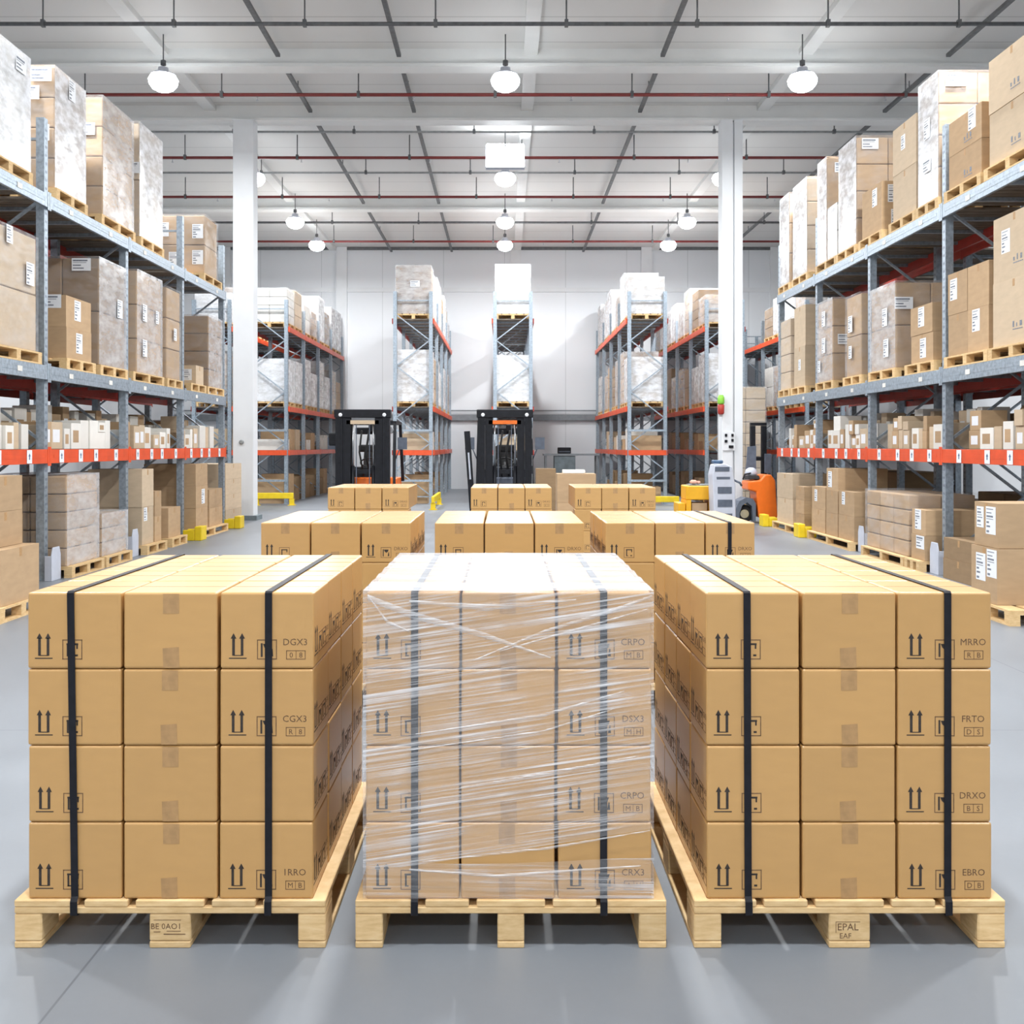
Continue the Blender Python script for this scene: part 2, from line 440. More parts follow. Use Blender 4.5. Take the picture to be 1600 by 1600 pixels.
def pallet(x, y, parts, label, group='pallets under the printed box stacks'):
    t = thing('wooden_pallet', label, 'pallet', (x, y, 0), 0, group)
    for n, me in parts: link(n, me, t)
    return t

# ------------------------------------------------------------------ printed boxes
BW, BD, BH = .3010, .2890, .2455
PX, PY, PZ = .309, .2955, .2472
box_body = MB().box(-BW / 2, BW / 2, -BD / 2, BD / 2, 0, BH).mesh('box_body', ['card'], .0075, 3)
# lid: centre seam between the two top flaps
lid_seam = MB().box(-BW / 2 + .006, BW / 2 - .006, -.0015, .0015, BH, BH + .0004).mesh('flap_seam', ['ink_brown'])
def arrows(m, x, z, s, y):
    for dx in (-.0125, .0125):
        m.box(x + dx * s - .0039 * s, x + dx * s + .0039 * s, y - .0004, y, z, z + .052 * s)
        xx = x + dx * s
        m.prism([(xx - .0085 * s, z + .050 * s), (xx + .0085 * s, z + .050 * s), (xx, z + .066 * s)], y - .0004, y)
    m.box(x - .026 * s, x + .026 * s, y - .0004, y, z - .009 * s, z - .006 * s)
    m.box(x - .0125 * s, x + .0125 * s, y - .0004, y, z - .0005 * s, z + .002 * s)
def frame_rect(m, x0, x1, z0, z1, t, y, mi=0):
    m.box(x0, x1, y - .0004, y, z0, z0 + t, mi); m.box(x0, x1, y - .0004, y, z1 - t, z1, mi)
    m.box(x0, x0 + t, y - .0004, y, z0, z1, mi); m.box(x1 - t, x1, y - .0004, y, z0, z1, mi)
def fragile(m, x, z, y, kind):
    frame_rect(m, x - .032, x + .032, z, z + .064, .0028, y, 1)
    if kind == 0:      # glass / rain sign: T shaped top, two posts, two drops
        m.box(x - .019, x + .019, y - .0004, y, z + .046, z + .052)
        m.box(x - .018, x - .012, y - .0004, y, z + .010, z + .046); m.box(x + .013, x + .018, y - .0004, y, z + .034, z + .046)
        m.box(x - .018, x - .006, y - .0004, y, z + .010, z + .014); m.box(x + .008, x + .018, y - .0004, y, z + .010, z + .016)
    else:              # bar, heart shaped bowl, slanted bar
        m.box(x - .020, x - .014, y - .0004, y, z + .008, z + .052)
        m.prism([(x - .013, z + .050), (x + .016, z + .050), (x + .012, z + .038), (x + .002, z + .030), (x - .008, z + .038)], y - .0004, y)
        m.prism([(x + .010, z + .010), (x + .020, z + .010), (x + .018, z + .034), (x + .015, z + .034)], y - .0004, y)
def text_mesh(txt, size):
    c = bpy.data.curves.new('t', 'FONT'); c.body = txt; c.size = size; c.resolution_u = 2; c.align_x = 'CENTER'
    o = bpy.data.objects.new('t', c); COL.objects.link(o)
    dg = bpy.context.evaluated_depsgraph_get(); me = bpy.data.meshes.new_from_object(o.evaluated_get(dg))
    bpy.data.objects.remove(o); bpy.data.curves.remove(c)
    vs = [tuple(v.co) for v in me.vertices]; fs = [tuple(p.vertices) for p in me.polygons]; bpy.data.meshes.remove(me)
    return vs, fs
def put_text(m, txt, x, z, y, size, mi=1):
    vs, fs = text_mesh(txt, size)
    m.quadset([(x + a, y - .0004, z + b) for a, b, c in vs], fs, mi)
MARK = {}
YF = -BD / 2 - .0001
def marks(kind, txt=None, codes=None):
    """list of (part name, mesh)"""
    key = (kind, txt, codes)
    if key in MARK: return MARK[key]
    out = []
    m = MB(); arrows(m, -.098 if kind == 'a' else -.094, .042, 1.1, YF); out.append(('arrow_mark', m.mesh('arrow_mark', ['ink', 'ink_brown'], 0, 1, False)))
    m = MB(); fragile(m, -.006 if kind == 'a' else 0, .030, YF, 0 if kind == 'a' else 1); out.append(('fragile_mark', m.mesh('fragile_mark', ['ink', 'ink_brown'], 0, 1, False)))
    if txt:
        m = MB(); put_text(m, txt, .091, .076, YF, .030)
        frame_rect(m, .062, .124, .030, .059, .002, YF, 1)
        m.box(.093, .0945, YF - .0004, YF, .030, .059, 1)
        put_text(m, codes[0], .078, .036, YF, .024); put_text(m, codes[1], .109, .036, YF, .024)
        out.append(('code_print', m.mesh('code_print', ['ink', 'ink_brown'], 0, 1, False)))
    MARK[key] = out
    return out
def side_marks():
    m = MB(); y = -BW / 2 - .0001
    arrows(m, -.098, .048, 1.25, y); fragile(m, -.020, .036, y, 1); fragile(m, .052, .036, y, 0)
    put_text(m, 'DGX3', .108, .080, y, .026); frame_rect(m, .088, .136, .036, .062, .002, y, 1)
    return m.mesh('side_marks', ['ink', 'ink_brown'], 0, 1, False)
SIDE = side_marks()
TAPE_T = MB().box(-.026, .026, YF - .0005, YF, BH - .068, BH - .004).mesh('tape_strip', ['tape'])
TAPE_B = MB().prism([(-.025, .003), (.027, .003), (.025, .070), (-.027, .066)], YF - .0005, YF).mesh('tape_strip', ['tape'])

ROWN = ['bottom', 'second', 'third', 'top']   # from below
COLN = ['left', 'middle', 'right']
def stack(cx, y0, name, sides, texts, depth_full=True, blanks=(), fast_jit=1.0, mid_tape=True, row=1):
    rnd = random.Random(hash((round(cx * 100), round(y0 * 10))) & 0xffff)
    for k in range(4):
        for c in range(3):
            for d in range(4):
                vis = d == 0 or k == 3 or (c == 2 and 'R' in sides) or (c == 0 and 'L' in sides)
                if not vis: continue
                x = cx + (c - 1) * PX + rnd.uniform(-.0018, .0018); y = y0 + BD / 2 + d * PY + rnd.uniform(-.001, .001)
                rz = math.radians(rnd.uniform(-.18, .18))
                if d == 0:
                    pos = '%s row, %s column, front face' % (ROWN[k], COLN[c])
                elif k == 3:
                    pos = 'top layer, %s column, %s from front' % (COLN[c], nth(d + 1))
                else:
                    pos = '%s side, %s row, %s from front' % (COLN[c], ROWN[k], nth(d + 1))
                look = 'taped box' if c == 1 and d == 0 else 'plain box' if c == 1 else 'printed box'
                t = thing('cardboard_box', '%s, %s, %s' % (look, pos, name), 'box', (x, y, .155 + k * PZ + .0002), rz, 'boxes on the ' + name)
                link('box_body', box_body, t)
                if k == 3: link('flap_seam', lid_seam, t)
                if c == 1 and d == 0 and mid_tape:
                    link('tape_strip', TAPE_T, t, (rnd.uniform(-.004, .004), 0, 0)); link('tape_strip', TAPE_B, t, (rnd.uniform(-.004, .004), 0, 0))
                elif d == 0 and (c, k) not in blanks:
                    if c == 0:
                        for pn, pm in marks('a'): link(pn, pm, t)
                    else:
                        tx = texts[k] if texts else None
                        for pn, pm in marks('b', *(tx if tx else (None, None))): link(pn, pm, t)
                    if row > 1 and k == 3: link('tape_strip', TAPE_T, t)
                if c == 2 and 'R' in sides: link('side_marks', SIDE, t, (0, 0, 0), math.pi / 2)
                if c == 0 and 'L' in sides: link('side_marks', SIDE, t, (0, 0, 0), -math.pi / 2)

Y1, Y2, Y3 = 3.402, 6.5, 12.0
TL = [('1RRO', ('M', 'B')), None, ('CGX3', ('R', '8')), ('DGX3', ('0', '8'))]
TM = [('CRX3', ('A', 'H')), ('CRPO', ('M', 'B')), ('DSX3', ('M', 'H')), ('CRPO', ('M', 'B'))]
TR = [('EBRO', ('D', 'B')), ('DRXO', ('B', 'S')), ('FRTO', ('D', 'S')), ('MRRO', ('R', 'B'))]
T2 = [TR[1]] * 4
NAMES = {(1, 0): 'strapped front left stack', (1, 1): 'film-wrapped front stack', (1, 2): 'strapped front right stack',
         (2, 0): 'left stack, second pallet row', (2, 1): 'middle stack, second pallet row', (2, 2): 'right stack, second pallet row',
         (3, 0): 'left stack, third pallet row', (3, 1): 'middle stack, third pallet row', (3, 2): 'right stack, third pallet row'}
SX = {(1, 0): -1.075, (1, 1): .013, (1, 2): 1.110, (2, 0): -1.038, (2, 1): .03, (2, 2): 1.083, (3, 0): -1.545, (3, 1): .08, (3, 2): 1.26}
stack(SX[1, 0], Y1, NAMES[1, 0], 'R', TL, blanks=((2, 1),))
stack(SX[1, 1], Y1, NAMES[1, 1], 'LR', TM)
stack(SX[1, 2], Y1, NAMES[1, 2], 'L', TR)
stack(SX[2, 0], Y2, NAMES[2, 0], 'R', T2, row=2); stack(SX[2, 1], Y2, NAMES[2, 1], '', T2, row=2); stack(SX[2, 2], Y2, NAMES[2, 2], 'L', T2, row=2)
stack(SX[3, 0], Y3, NAMES[3, 0], '', T2, row=3); stack(SX[3, 1], Y3, NAMES[3, 1], '', T2, row=3); stack(SX[3, 2], Y3, NAMES[3, 2], '', T2, row=3)
for (r, c), x in SX.items():
    lab = 'pale wooden pallet carrying the ' + NAMES[r, c]
    p = pallet(x + (.008 if (r, c) == (1, 1) else 0), (Y1, Y2, Y3)[r - 1] - .01, PAL_B if (r, c) == (1, 1) else PAL_A, lab)
    if r == 1 and c != 1:   # burnt-in stamp on the middle block
        m = MB()
        if c == 0:
            put_text(m, 'BE 0AO1', -.012, .062, .0018, .026, 0)
            m.box(-.052, .036, .0014, .0018, .090, .0915); m.box(-.02, .05, .0014, .0018, .044, .047); m.box(-.052, -.03, .0014, .0018, .052, .054); m.box(-.01, .035, .0014, .0018, .054, .056)
        else:
            put_text(m, 'EPAL', -.006, .058, .0018, .032, 0); put_text(m, 'EAF', -.014, .032, .0018, .024, 0)
            m.box(-.045, .034, .0014, .0018, .084, .0855); m.box(-.045, -.0435, .0014, .0018, .050, .0855)
        m.build('stamp', 'ink_brown', p, 0, 1, False)

# ------------------------------------------------------------------ straps
def strap(x, y0, top, depth, label, xb=0.0):
    t = MB(); hw = .0115; th = .0016
    yf, yb = y0 - .0035, y0 + depth + .0035
    path = [(yf - .010, .1085), (yf - .010, .150), (yf, .165), (yf, top - .004), (yf + .006, top + .0012), (yb - .006, top + .0012), (yb, top - .004), (yb, .165), (yb + .018, .150), (yb + .018, .1085), (yf - .010, .1085)]
    for i in range(len(path) - 1):
        (ya, za), (yc, zc) = path[i], path[i + 1]
        dy, dz = yc - ya, zc - za; L = math.hypot(dy, dz); ny, nz = dz / L * th, -dy / L * th
        xa = x + xb * (1 - za); xc = x + xb * (1 - zc)
        vs = [(xa - hw, ya, za), (xa + hw, ya, za), (xc + hw, yc, zc), (xc - hw, yc, zc)]
        vs += [(p[0], p[1] - ny, p[2] - nz) for p in vs]
        t.quadset(vs, [(0, 1, 2, 3), (7, 6, 5, 4), (0, 4, 5, 1), (1, 5, 6, 2), (2, 6, 7, 3), (3, 7, 4, 0)])
    o = t.build('strap', 'strap'); tag(o, label, 'strap', 'black straps around the box stacks')
    return o
TOP = .155 + 4 * PZ
DP = 3 * PY + BD
px = lambda v: (v - 788) / 485
for v, nm, xb in ((112, 'black strap around the front left stack, through its left column', .014), (420, 'black strap around the front left stack, through its right column', .0),
              (648, 'black strap under the film, left side of the wrapped stack', 0), (943, 'black strap under the film, right side of the wrapped stack', 0),
              (1167, 'black strap around the front right stack, through its left column', .004), (1480, 'black strap around the front right stack, through its right column', 0)):
    strap(px(v), Y1, TOP, DP, nm, xb)
strap((1140 - 788) / 253.8, Y2, TOP, DP, 'black strap around the right stack of the second pallet row')

# ------------------------------------------------------------------ stretch film on the middle stack
def film():
    cx = SX[1, 1]; xl, xr = cx - 1.5 * PX - .0035, cx + 1.5 * PX + .0035
    yf, yb = Y1 - .011, Y1 + DP + .011; zt = TOP + .006
    t = thing('stretch_film', 'clear stretch film wrapped around the middle front stack', 'film', (cx, Y1, .155))
    O = Vector((cx, Y1, .155)); rnd = random.Random(3)
    def sheet(nx, nz, fn, name, mat):
        vs = [Vector(fn(i / nx, j / nz)) - O for j in range(nz + 1) for i in range(nx + 1)]
        fs = [(j * (nx + 1) + i, j * (nx + 1) + i + 1, (j + 1) * (nx + 1) + i + 1, (j + 1) * (nx + 1) + i) for j in range(nz) for i in range(nx)]
        o = MB().quadset(vs, fs, 0, True).build(name, mat, t, 0, 1, False)
        return o
    wob = lambda a, b: .0025 * math.sin(9 * a + 23 * b) * math.sin(17 * b - 4 * a) - .001 * math.sin(60 * b + 8 * a)
    zlo = lambda u: .262 + .125 * max(0, (u - .12)) ** 1.05 / .88
    sheet(40, 60, lambda u, v: (xl + (xr - xl) * u, yf - abs(wob(u, v)), zlo(u) + (zt - zlo(u)) * v), 'front_wrap', 'film_side')
    sheet(40, 10, lambda u, v: (xl + (xr - xl) * u, yf - .001 - abs(wob(u, v * .2)), .162 + (.118 - .028 * math.sin(math.pi * min(1, u * 1.15)) * .4 + .012 * u) * v), 'low_wrap', 'film_low')
    for xs, nm in ((xl, 'left_wrap'), (xr, 'right_wrap')):
        sg = -1 if xs == xl else 1
        sheet(40, 60, lambda u, v: (xs + sg * .35 * abs(wob(u, v)), yf + (yb - yf) * u, .162 + (zt - .162) * v), nm, 'film_low')
    sheet(40, 60, lambda u, v: (xl + (xr - xl) * u, yb, .162 + (zt - .162) * v), 'rear_wrap', 'film_low')
    sheet(30, 60, lambda u, v: (xl + (xr - xl) * u, yf + (yb - yf) * v, zt + .003 * math.sin(40 * v + 3 * math.sin(5 * u)) * math.sin(math.pi * v)), 'top_sheet', 'film_top')
    # rope-like folds pulled across the front
    def fold(pts, wds, n=30):
        m = MB(); vs = []
        for i in range(n + 1):
            a = i / n * (len(pts) - 1); k = min(int(a), len(pts) - 2); f = a - k
            x = pts[k][0] * (1 - f) + pts[k + 1][0] * f; z = pts[k][1] * (1 - f) + pts[k + 1][1] * f
            w_ = (wds[k] * (1 - f) + wds[k + 1] * f) / 2
            for s_, dy in ((-1, 0), (-.3, -.003), (.35, -.002), (1, 0)):
                vs.append(Vector((x, yf - .0035 + dy + .001 * math.sin(i * 1.7), z + s_ * w_)) - O)
        m.quadset(vs, [(i * 4 + j, i * 4 + j + 1, i * 4 + j + 5, i * 4 + j + 4) for i in range(n) for j in range(3)], 0, True)
        m.build('film_fold', 'film_fold', t, 0, 1, False)
    P = lambda x, y: ((x - 788) / 485.6, (1480 - y) / 485.6)
    fold([P(575, 932), P(640, 958), P(760, 992), P(860, 1026)], [.020, .024, .018, .004])
    fold([P(1018, 930), P(950, 955), P(850, 985), P(740, 1030)], [.008, .014, .010, .004])
    fold([P(1012, 950), P(900, 982), P(780, 1016)], [.004, .009, .003])
    fold([P(575, 928), P(605, 970), P(640, 985)], [.006, .014, .004])
    fold([P(640, 938), P(760, 948), P(900, 936)], [.008, .022, .006])
    fold([P(650, 1145), P(850, 1115), P(975, 1078)], [.004, .012, .004])
    fold([P(640, 1170), P(850, 1140), P(960, 1105)], [.003, .007, .003])
    fold([P(720, 1228), P(860, 1205), P(1000, 1178)], [.003, .010, .003])
    fold([P(660, 1344), P(860, 1322), P(1015, 1295)], [.004, .009, .004])
    fold([P(640, 1356), P(780, 1366), P(1000, 1350)], [.006, .012, .005])
film()

# ------------------------------------------------------------------ pallet racks
PW = .10          # post width
RD = 1.10         # rack depth
def label_plate(w_, h_, seed=0):
    """white bin label with a small printed arrow, lying in the y-z plane, facing +x"""
    m = MB().box(0, .002, -w_ / 2, w_ / 2, -h_ / 2, h_ / 2)
    m.prism([(-.012, -.035), (.012, -.035), (.012, .005), (.028, .005), (0, .04), (-.028, .005), (-.012, .005)], .002, .0026, 1, 'yz')
    return m.mesh('bin_label', ['paper', 'blue'], 0, 1, True)
BINLABEL = label_plate(.13, .155)
PLATE = MB().box(0, .002, -.06, .06, -.03, .03).mesh('load_plate', ['white_card'])

def rack(s, x0, posts, levels, name_label, post_top=5.6, short=(), front_mat=None, decks=True, labels=None, guards=(), nrear=True, extra_end=False):
    """s=+1: aisle side faces -x (rack on the right); s=-1 mirrored. x0 = aisle face of the posts. levels: list of (top z, height)"""
    t = thing('pallet_rack', name_label, 'rack', (x0, posts[0], 0), 0, 'pallet racks')
    X = lambda u: s * u
    y00 = posts[0]
    for i, y in enumerate(posts):
        yy = y - y00
        tp = short[i] if isinstance(short, dict) and i in short else post_top
        for u in (0.0, RD - PW):
            m = MB()
            # open channel with a row of slots
            m.box(X(u), X(u + .012), yy - PW / 2, yy + PW / 2, .012, tp)
            m.box(X(u + .0125), X(u + PW), yy - PW / 2, yy - PW / 2 + .012, .012, tp); m.box(X(u + .0125), X(u + PW), yy + PW / 2 - .012, yy + PW / 2, .012, tp)
            z = .2
            while z < tp - .1:
                m.box(X(u - .0012), X(u - .0002), yy - .022, yy - .010, z, z + .03, 1); m.box(X(u - .0012), X(u - .0002), yy + .010, yy + .022, z, z + .03, 1); z += .1
            m.build('upright', ['galv', 'slate'], t)
            MB().box(X(u - .03), X(u + PW + .03), yy - .08, yy + .08, 0, .0115).build('base_plate', 'galv', t)
        z = .25; fl = 0; ym = yy
        while z < min(tp, post_top) - .75:
            a, b = (PW - .02, RD - PW + .02) if fl == 0 else (RD - PW + .02, PW - .02)
            MB().bar((X(a), ym, z), (X(b), ym, z + .72), .04, .03).build('diagonal_brace', 'galv', t)
            z += .72; fl ^= 1
        for z in (.2, post_top - .25):
            if z < tp: MB().bar((X(PW - .02), ym, z), (X(RD - PW + .02), ym, z), .04, .03).build('cross_brace', 'galv', t)
    for li, (zt, bh) in enumerate(levels):
        fm = front_mat[li] if front_mat else 'galv'
        for i in range(len(posts) - 1):
            a, b = posts[i] - y00 + .003, posts[i + 1] - y00 - .003
            for u, mt in ((-.04, fm), (RD + .001, 'red')):
                m = MB().box(X(u), X(u + .039), a, b, zt - bh, zt)
                m.box(X(u - .002), X(u), a + .12, b - .12, zt - bh * .62, zt - bh * .38)      # pressed rib
                m.box(X(u - .004), X(u), a, a + .045, zt - bh - .03, zt + .03); m.box(X(u - .004), X(u), b - .045, b, zt - bh - .03, zt + .03)
                o = m.build('beam', mt, t, .002, 1)
                if mt in ('orange', 'red'): o['label'] = ('orange' if mt == 'orange' else 'red') + ' painted beam'
                if u < 0 and labels and li in labels:
                    k = 0
                    for yy in ([a + .28 + .62 * q for q in range(4)] if fm == 'orange' else [a + .7, a + 1.9]):
                        if yy < b - .1:
                            link('bin_label', BINLABEL if fm == 'orange' else PLATE, o, (X(u - .0045) , yy + .08 * math.sin(yy * 7), zt - bh / 2), 0 if s < 0 else math.pi)
            if decks:
                m = MB(); yy = a + .06; q = 0
                while yy < b - .15:
                    m.box(X(.002), X(RD - .002), yy, yy + .135, zt - .03, zt - .002); yy += .16
                m.build('shelf_deck', 'deck', t)
                for q in range(3):
                    yq = a + .5 + q * .82
                    MB().box(X(.002), X(RD - .002), yq, yq + .05, zt - .075, zt - .0305).build('cross_tie', 'galv', t)
    for i, mat in guards:
        yy = posts[i] - y00
        if mat == 'yellow':
            m = MB().box(X(-.36), X(-.24), yy - .16, yy + .16, 0, .24).box(X(-.239), X(-.04), yy - .16, yy - .10, 0, .18).box(X(-.239), X(-.04), yy + .10, yy + .16, 0, .18)
            o = m.build('foot_guard', mat, t, .012, 2); o['label'] = 'yellow foot guard'
            continue
        m = MB().prism([(yy - .13, 0), (yy + .13, 0), (yy + .13, .30), (yy + .09, .40), (yy - .09, .40), (yy - .13, .30)], X(-.125), X(-.11), 0, 'yz')
        m.box(X(-.11), X(-.035), yy - .13, yy - .118, 0, .3); m.box(X(-.11), X(-.035), yy + .118, yy + .13, 0, .3)
        o = m.build('foot_guard', mat, t, .004, 1)
        o['label'] = ('yellow' if mat == 'yellow' else 'pale grey') + ' foot guard'
    return t
LV = [(1.575, .17), (2.58, .17), (4.64, .16)]
LP = [9.98, 12.72, 15.45, 18.15, 20.80]
RP = [10.57, 13.31, 16.04, 18.75, 21.30]
XL, XR = -5.52, 5.54
FM = ['orange', 'galv', 'galv']
rack(-1, XL, LP, LV, 'long pallet rack with orange lower beams along the left side', 5.56, {2: 4.64}, FM, True, (0, 1, 2), ((1, 'cab_grey'), (2, 'cab_grey'), (3, 'yellow'), (4, 'yellow')))
rack(1, XR, RP, LV, 'long pallet rack with orange lower beams along the right side', 5.66, {2: 4.64}, FM, True, (0, 1, 2), ((1, 'cab_grey'), (2, 'cab_grey'), (3, 'yellow'), (4, 'yellow')))
RM = ['red', 'red', 'red']
rack(-1, XL - 1.45, LP, LV, 'pallet rack standing back to back behind the left rack', 5.5, (), RM, True)
rack(1, XR + 1.45, RP, LV, 'pallet rack standing back to back behind the right rack', 5.5, (), RM, True)

# ------------------------------------------------------------------ rack pallets and loads
def shelf_pallet(x0, s, y0, y1, z, label, depth=1.05, u0=-.02):
    """pallet seen from the aisle; x0 aisle face; built as one mesh at this size"""
    m = MB(); L = y1 - y0
    X = lambda u: s * u
    for k in range(5):
        w_ = depth / 5 - .03; u = u0 + k * (depth - w_) / 4
        m.box(X(u), X(u + w_), 0, L, .120, .140)
    for u in (u0, u0 + depth / 2 - .05, u0 + depth - .10):
        m.box(X(u), X(u + .10), 0, L, 0, .018)
        for yy in (0, L / 2 - .05, L - .10): m.box(X(u + .002), X(u + .098), yy, yy + .10, .0182, .0985)
    for yy in (0, L / 2 - .05, L - .10):
        m.box(X(u0), X(u0 + depth), yy, yy + .10, .099, .1195)
    o = m.build('wooden_pallet', 'wood'); o.location = (x0, y0, z)
    return tag(o, label, 'pallet', 'pallets on the racks')

def paper_label(w_, h_, k):
    m = MB().box(-w_ / 2, w_ / 2, -.001, 0, -h_ / 2, h_ / 2)
    r = random.Random(k)
    z = h_ / 2 - .02
    while z > -h_ / 2 + .02:
        hh = r.uniform(.006, .022); m.box(-w_ / 2 + .015, -w_ / 2 + .015 + r.uniform(.3, .9) * (w_ - .03), -.0016, -.001, z - hh, z, 1); z -= hh + r.uniform(.012, .03)
    return m.mesh('paper_label', ['paper', 'paper_ink'])
PL = [paper_label(.20, .26, 1), paper_label(.26, .17, 2), paper_label(.15, .20, 3)]
PRINT = []
for q in range(3):
    m = MB(); r = random.Random(q + 40)
    for i in range(3): m.box(-.12 + i * .08, -.12 + i * .08 + r.uniform(.02, .05), -.0012, 0, -.03, r.uniform(0, .04))
    m.box(-.12, .1, -.0012, 0, -.06, -.05)
    PRINT.append(m.mesh('print_mark', ['paper_ink']))

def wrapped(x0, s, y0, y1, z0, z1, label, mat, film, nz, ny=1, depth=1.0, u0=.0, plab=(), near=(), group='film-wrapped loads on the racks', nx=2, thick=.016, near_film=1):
    """cartons (children) inside a crumpled film hood; plab/near: paper labels on the aisle side and on the side towards the camera"""
    t = thing('wrapped_load', label, 'pallet load', (x0, y0, z0), 0, group)
    X = lambda u: s * u; L, Hh = y1 - y0, z1 - z0
    r = random.Random(label)
    for k in range(nz):
        for j in range(ny):
            for i in range(nx):
                ua, ub = u0 + depth * i / nx + .004, u0 + depth * (i + 1) / nx - .004
                ya, yb = L * j / ny + .004 + r.uniform(0, .006), L * (j + 1) / ny - .004 - r.uniform(0, .006)
                MB().box(X(ua), X(ub), ya, yb, Hh * k / nz + .001, Hh * (k + 1) / nz - .009).build('carton', mat, t, .014, 2)
    if film:
        m = MB(); n, mm = 10, 14
        def side(fn, nrm, mi=0):
            vs = []
            for b in range(mm + 1):
                for a in range(n + 1):
                    p = Vector(fn(a / n, b / mm)); edge = (a in (0, n)) or (b in (0, mm))
                    k = 0 if edge else r.uniform(-.001, .012)
                    vs.append(p + Vector(nrm) * k)
            m.quadset(vs, [(b * (n + 1) + a, b * (n + 1) + a + 1, (b + 1) * (n + 1) + a + 1, (b + 1) * (n + 1) + a) for b in range(mm) for a in range(n)], mi, True)
        e = thick; ua, ub, ya, yb, za, zb = u0 - e, u0 + depth + e, -e, L + e, .004, Hh + e
        side(lambda a, b: (X(ua), ya + (yb - ya) * a, za + (zb - za) * b), (-s, 0, 0))
        side(lambda a, b: (X(ua + (ub - ua) * a), ya, za + (zb - za) * b), (0, -1, 0), near_film)  # near face left clear; the other faces carry reflected light in their whiteness
        side(lambda a, b: (X(ua + (ub - ua) * a), yb, za + (zb - za) * b), (0, 1, 0))
        side(lambda a, b: (X(ub), ya + (yb - ya) * a, za + (zb - za) * b), (s, 0, 0))
        side(lambda a, b: (X(ua + (ub - ua) * a), ya + (yb - ya) * b, zb), (0, 0, 1))
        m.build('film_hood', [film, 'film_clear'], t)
    for (fy, fz, q) in plab:
        link('paper_label', PL[q], t, (X(u0 - .032), L * fy, Hh * fz), -math.pi / 2 if s > 0 else math.pi / 2)
    for (fu, fz, q) in near:
        link('paper_label', PL[q], t, (X(u0 + depth * fu), -.032, Hh * fz), 0)
    return t

def boxes(x0, s, y0, y1, z0, z1, label, mat, nz, ny=1, depth=.95, u0=.0, plab=(), near=(), prints=False, group='cardboard boxes on the racks', hs=None):
    """loose stack of cartons: every carton a thing of its own"""
    L = y1 - y0; z = z0; r = random.Random(label)
    fr = hs or [1 / nz] * nz
    for k in range(nz):
        hh = (z1 - z0) * fr[k]
        for j in range(ny):
            ya, yb = y0 + L * j / ny + .004 + r.uniform(0, .01), y0 + L * (j + 1) / ny - .004
            pos = ''
            if nz > 1: pos = ('lowest' if k == 0 else 'topmost' if k == nz - 1 else ['', 'second', 'third', 'fourth', 'fifth'][k] + ' up') + ', '
            if ny > 1: pos += ['nearer', 'farther'][j] + ' column, ' if ny == 2 else nth(j + 1) + ' column, '
            b = MB().box(-(yb - ya) / 2, (yb - ya) / 2, 0, depth, 0, hh - .002)
            b.box(-.025, .025, -.0008, 0, hh - .09, hh - .01, 1)
            o = b.build('shipping_carton', [mat, 'tape'])
            ox = x0 + s * (u0 + r.uniform(0, .012)); oy = (ya + yb) / 2
            o.location = (ox, oy, z + .001); o.rotation_euler = (0, 0, -math.pi / 2 if s > 0 else math.pi / 2)
            tag(o, pos + label, 'carton', group)
            for (jj, kk, fy, fz, q) in plab:
                if (jj, kk) == (j, k): link('paper_label', PL[q], o, (((fy - .5) * (yb - ya)) * (-1 if s > 0 else 1), -.001, hh * fz), 0)
            for (jj, kk, fu, fz, q) in near:
                if (jj, kk) == (j, k):
                    # face towards the camera
                    sx = 1 if s > 0 else -1
                    link('paper_label', PL[q], o, (sx * ((yb - ya) / 2 + .001), depth * fu, hh * fz), math.pi / 2 * sx)
            if prints:
                link('print_mark', PRINT[(j + k) % 3], o, (.1, -.001, hh * .3), 0)
        z += hh
DL = lambda x: 9108 / (788 - x)
G = .002
def P_(side, lev, y0, y1, what):
    x0, s = ((XL + .02, -1) if side == 'l' else (XR - .02, 1))
    z = (LV[lev - 1][0] if lev else 0) + (.001 if lev else 0)
    sn = 'left' if side == 'l' else 'right'
    ln = ['floor under the %s rack' % sn, 'orange shelf of the %s rack' % sn, 'middle level of the %s rack' % sn, 'top level of the %s rack' % sn][lev]
    if lev: shelf_pallet(x0, s, y0 - .02, y1 + .02, z, 'wooden pallet under the %s, %s' % (what, ln))
    else: shelf_pallet(x0, s, y0 , y1 , z, 'wooden pallet under the %s, %s' % (what, ln), u0=-.22)
    return z + .142
# ---- left rack, top level
XA, XB = XL - .0, XR + .0
z = P_('l', 3, 11.2, 12.26, 'cloudy white load nearest the camera')
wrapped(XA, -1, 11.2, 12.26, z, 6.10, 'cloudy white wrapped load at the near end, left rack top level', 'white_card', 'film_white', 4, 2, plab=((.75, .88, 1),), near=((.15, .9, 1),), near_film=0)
z = P_('l', 3, 12.95, 13.88, 'tall brown load by first post')
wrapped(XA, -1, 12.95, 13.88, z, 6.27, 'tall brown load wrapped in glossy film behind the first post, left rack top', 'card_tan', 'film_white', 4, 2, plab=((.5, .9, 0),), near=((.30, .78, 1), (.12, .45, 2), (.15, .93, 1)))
z = P_('l', 3, 14.4, 15.68, 'tallest glossy load')
wrapped(XA, -1, 14.5, 15.68, z, 6.42, 'wide tall load in shiny film, third along the left rack top', 'card_tan', 'film_load', 4, 2, near=((.22, .72, 1),))
z = P_('l', 3, 15.95, 17.0, 'twin columns of white load')
wrapped(XA, -1, 15.95, 17.0, z, 6.50, 'white load of two tall columns, fourth along the left rack top', 'card_pale', 'film_white', 2, 2, near=((.1, .6, 1),))
z = P_('l', 3, 19.3, 20.5, 'tan boxes at the far end')
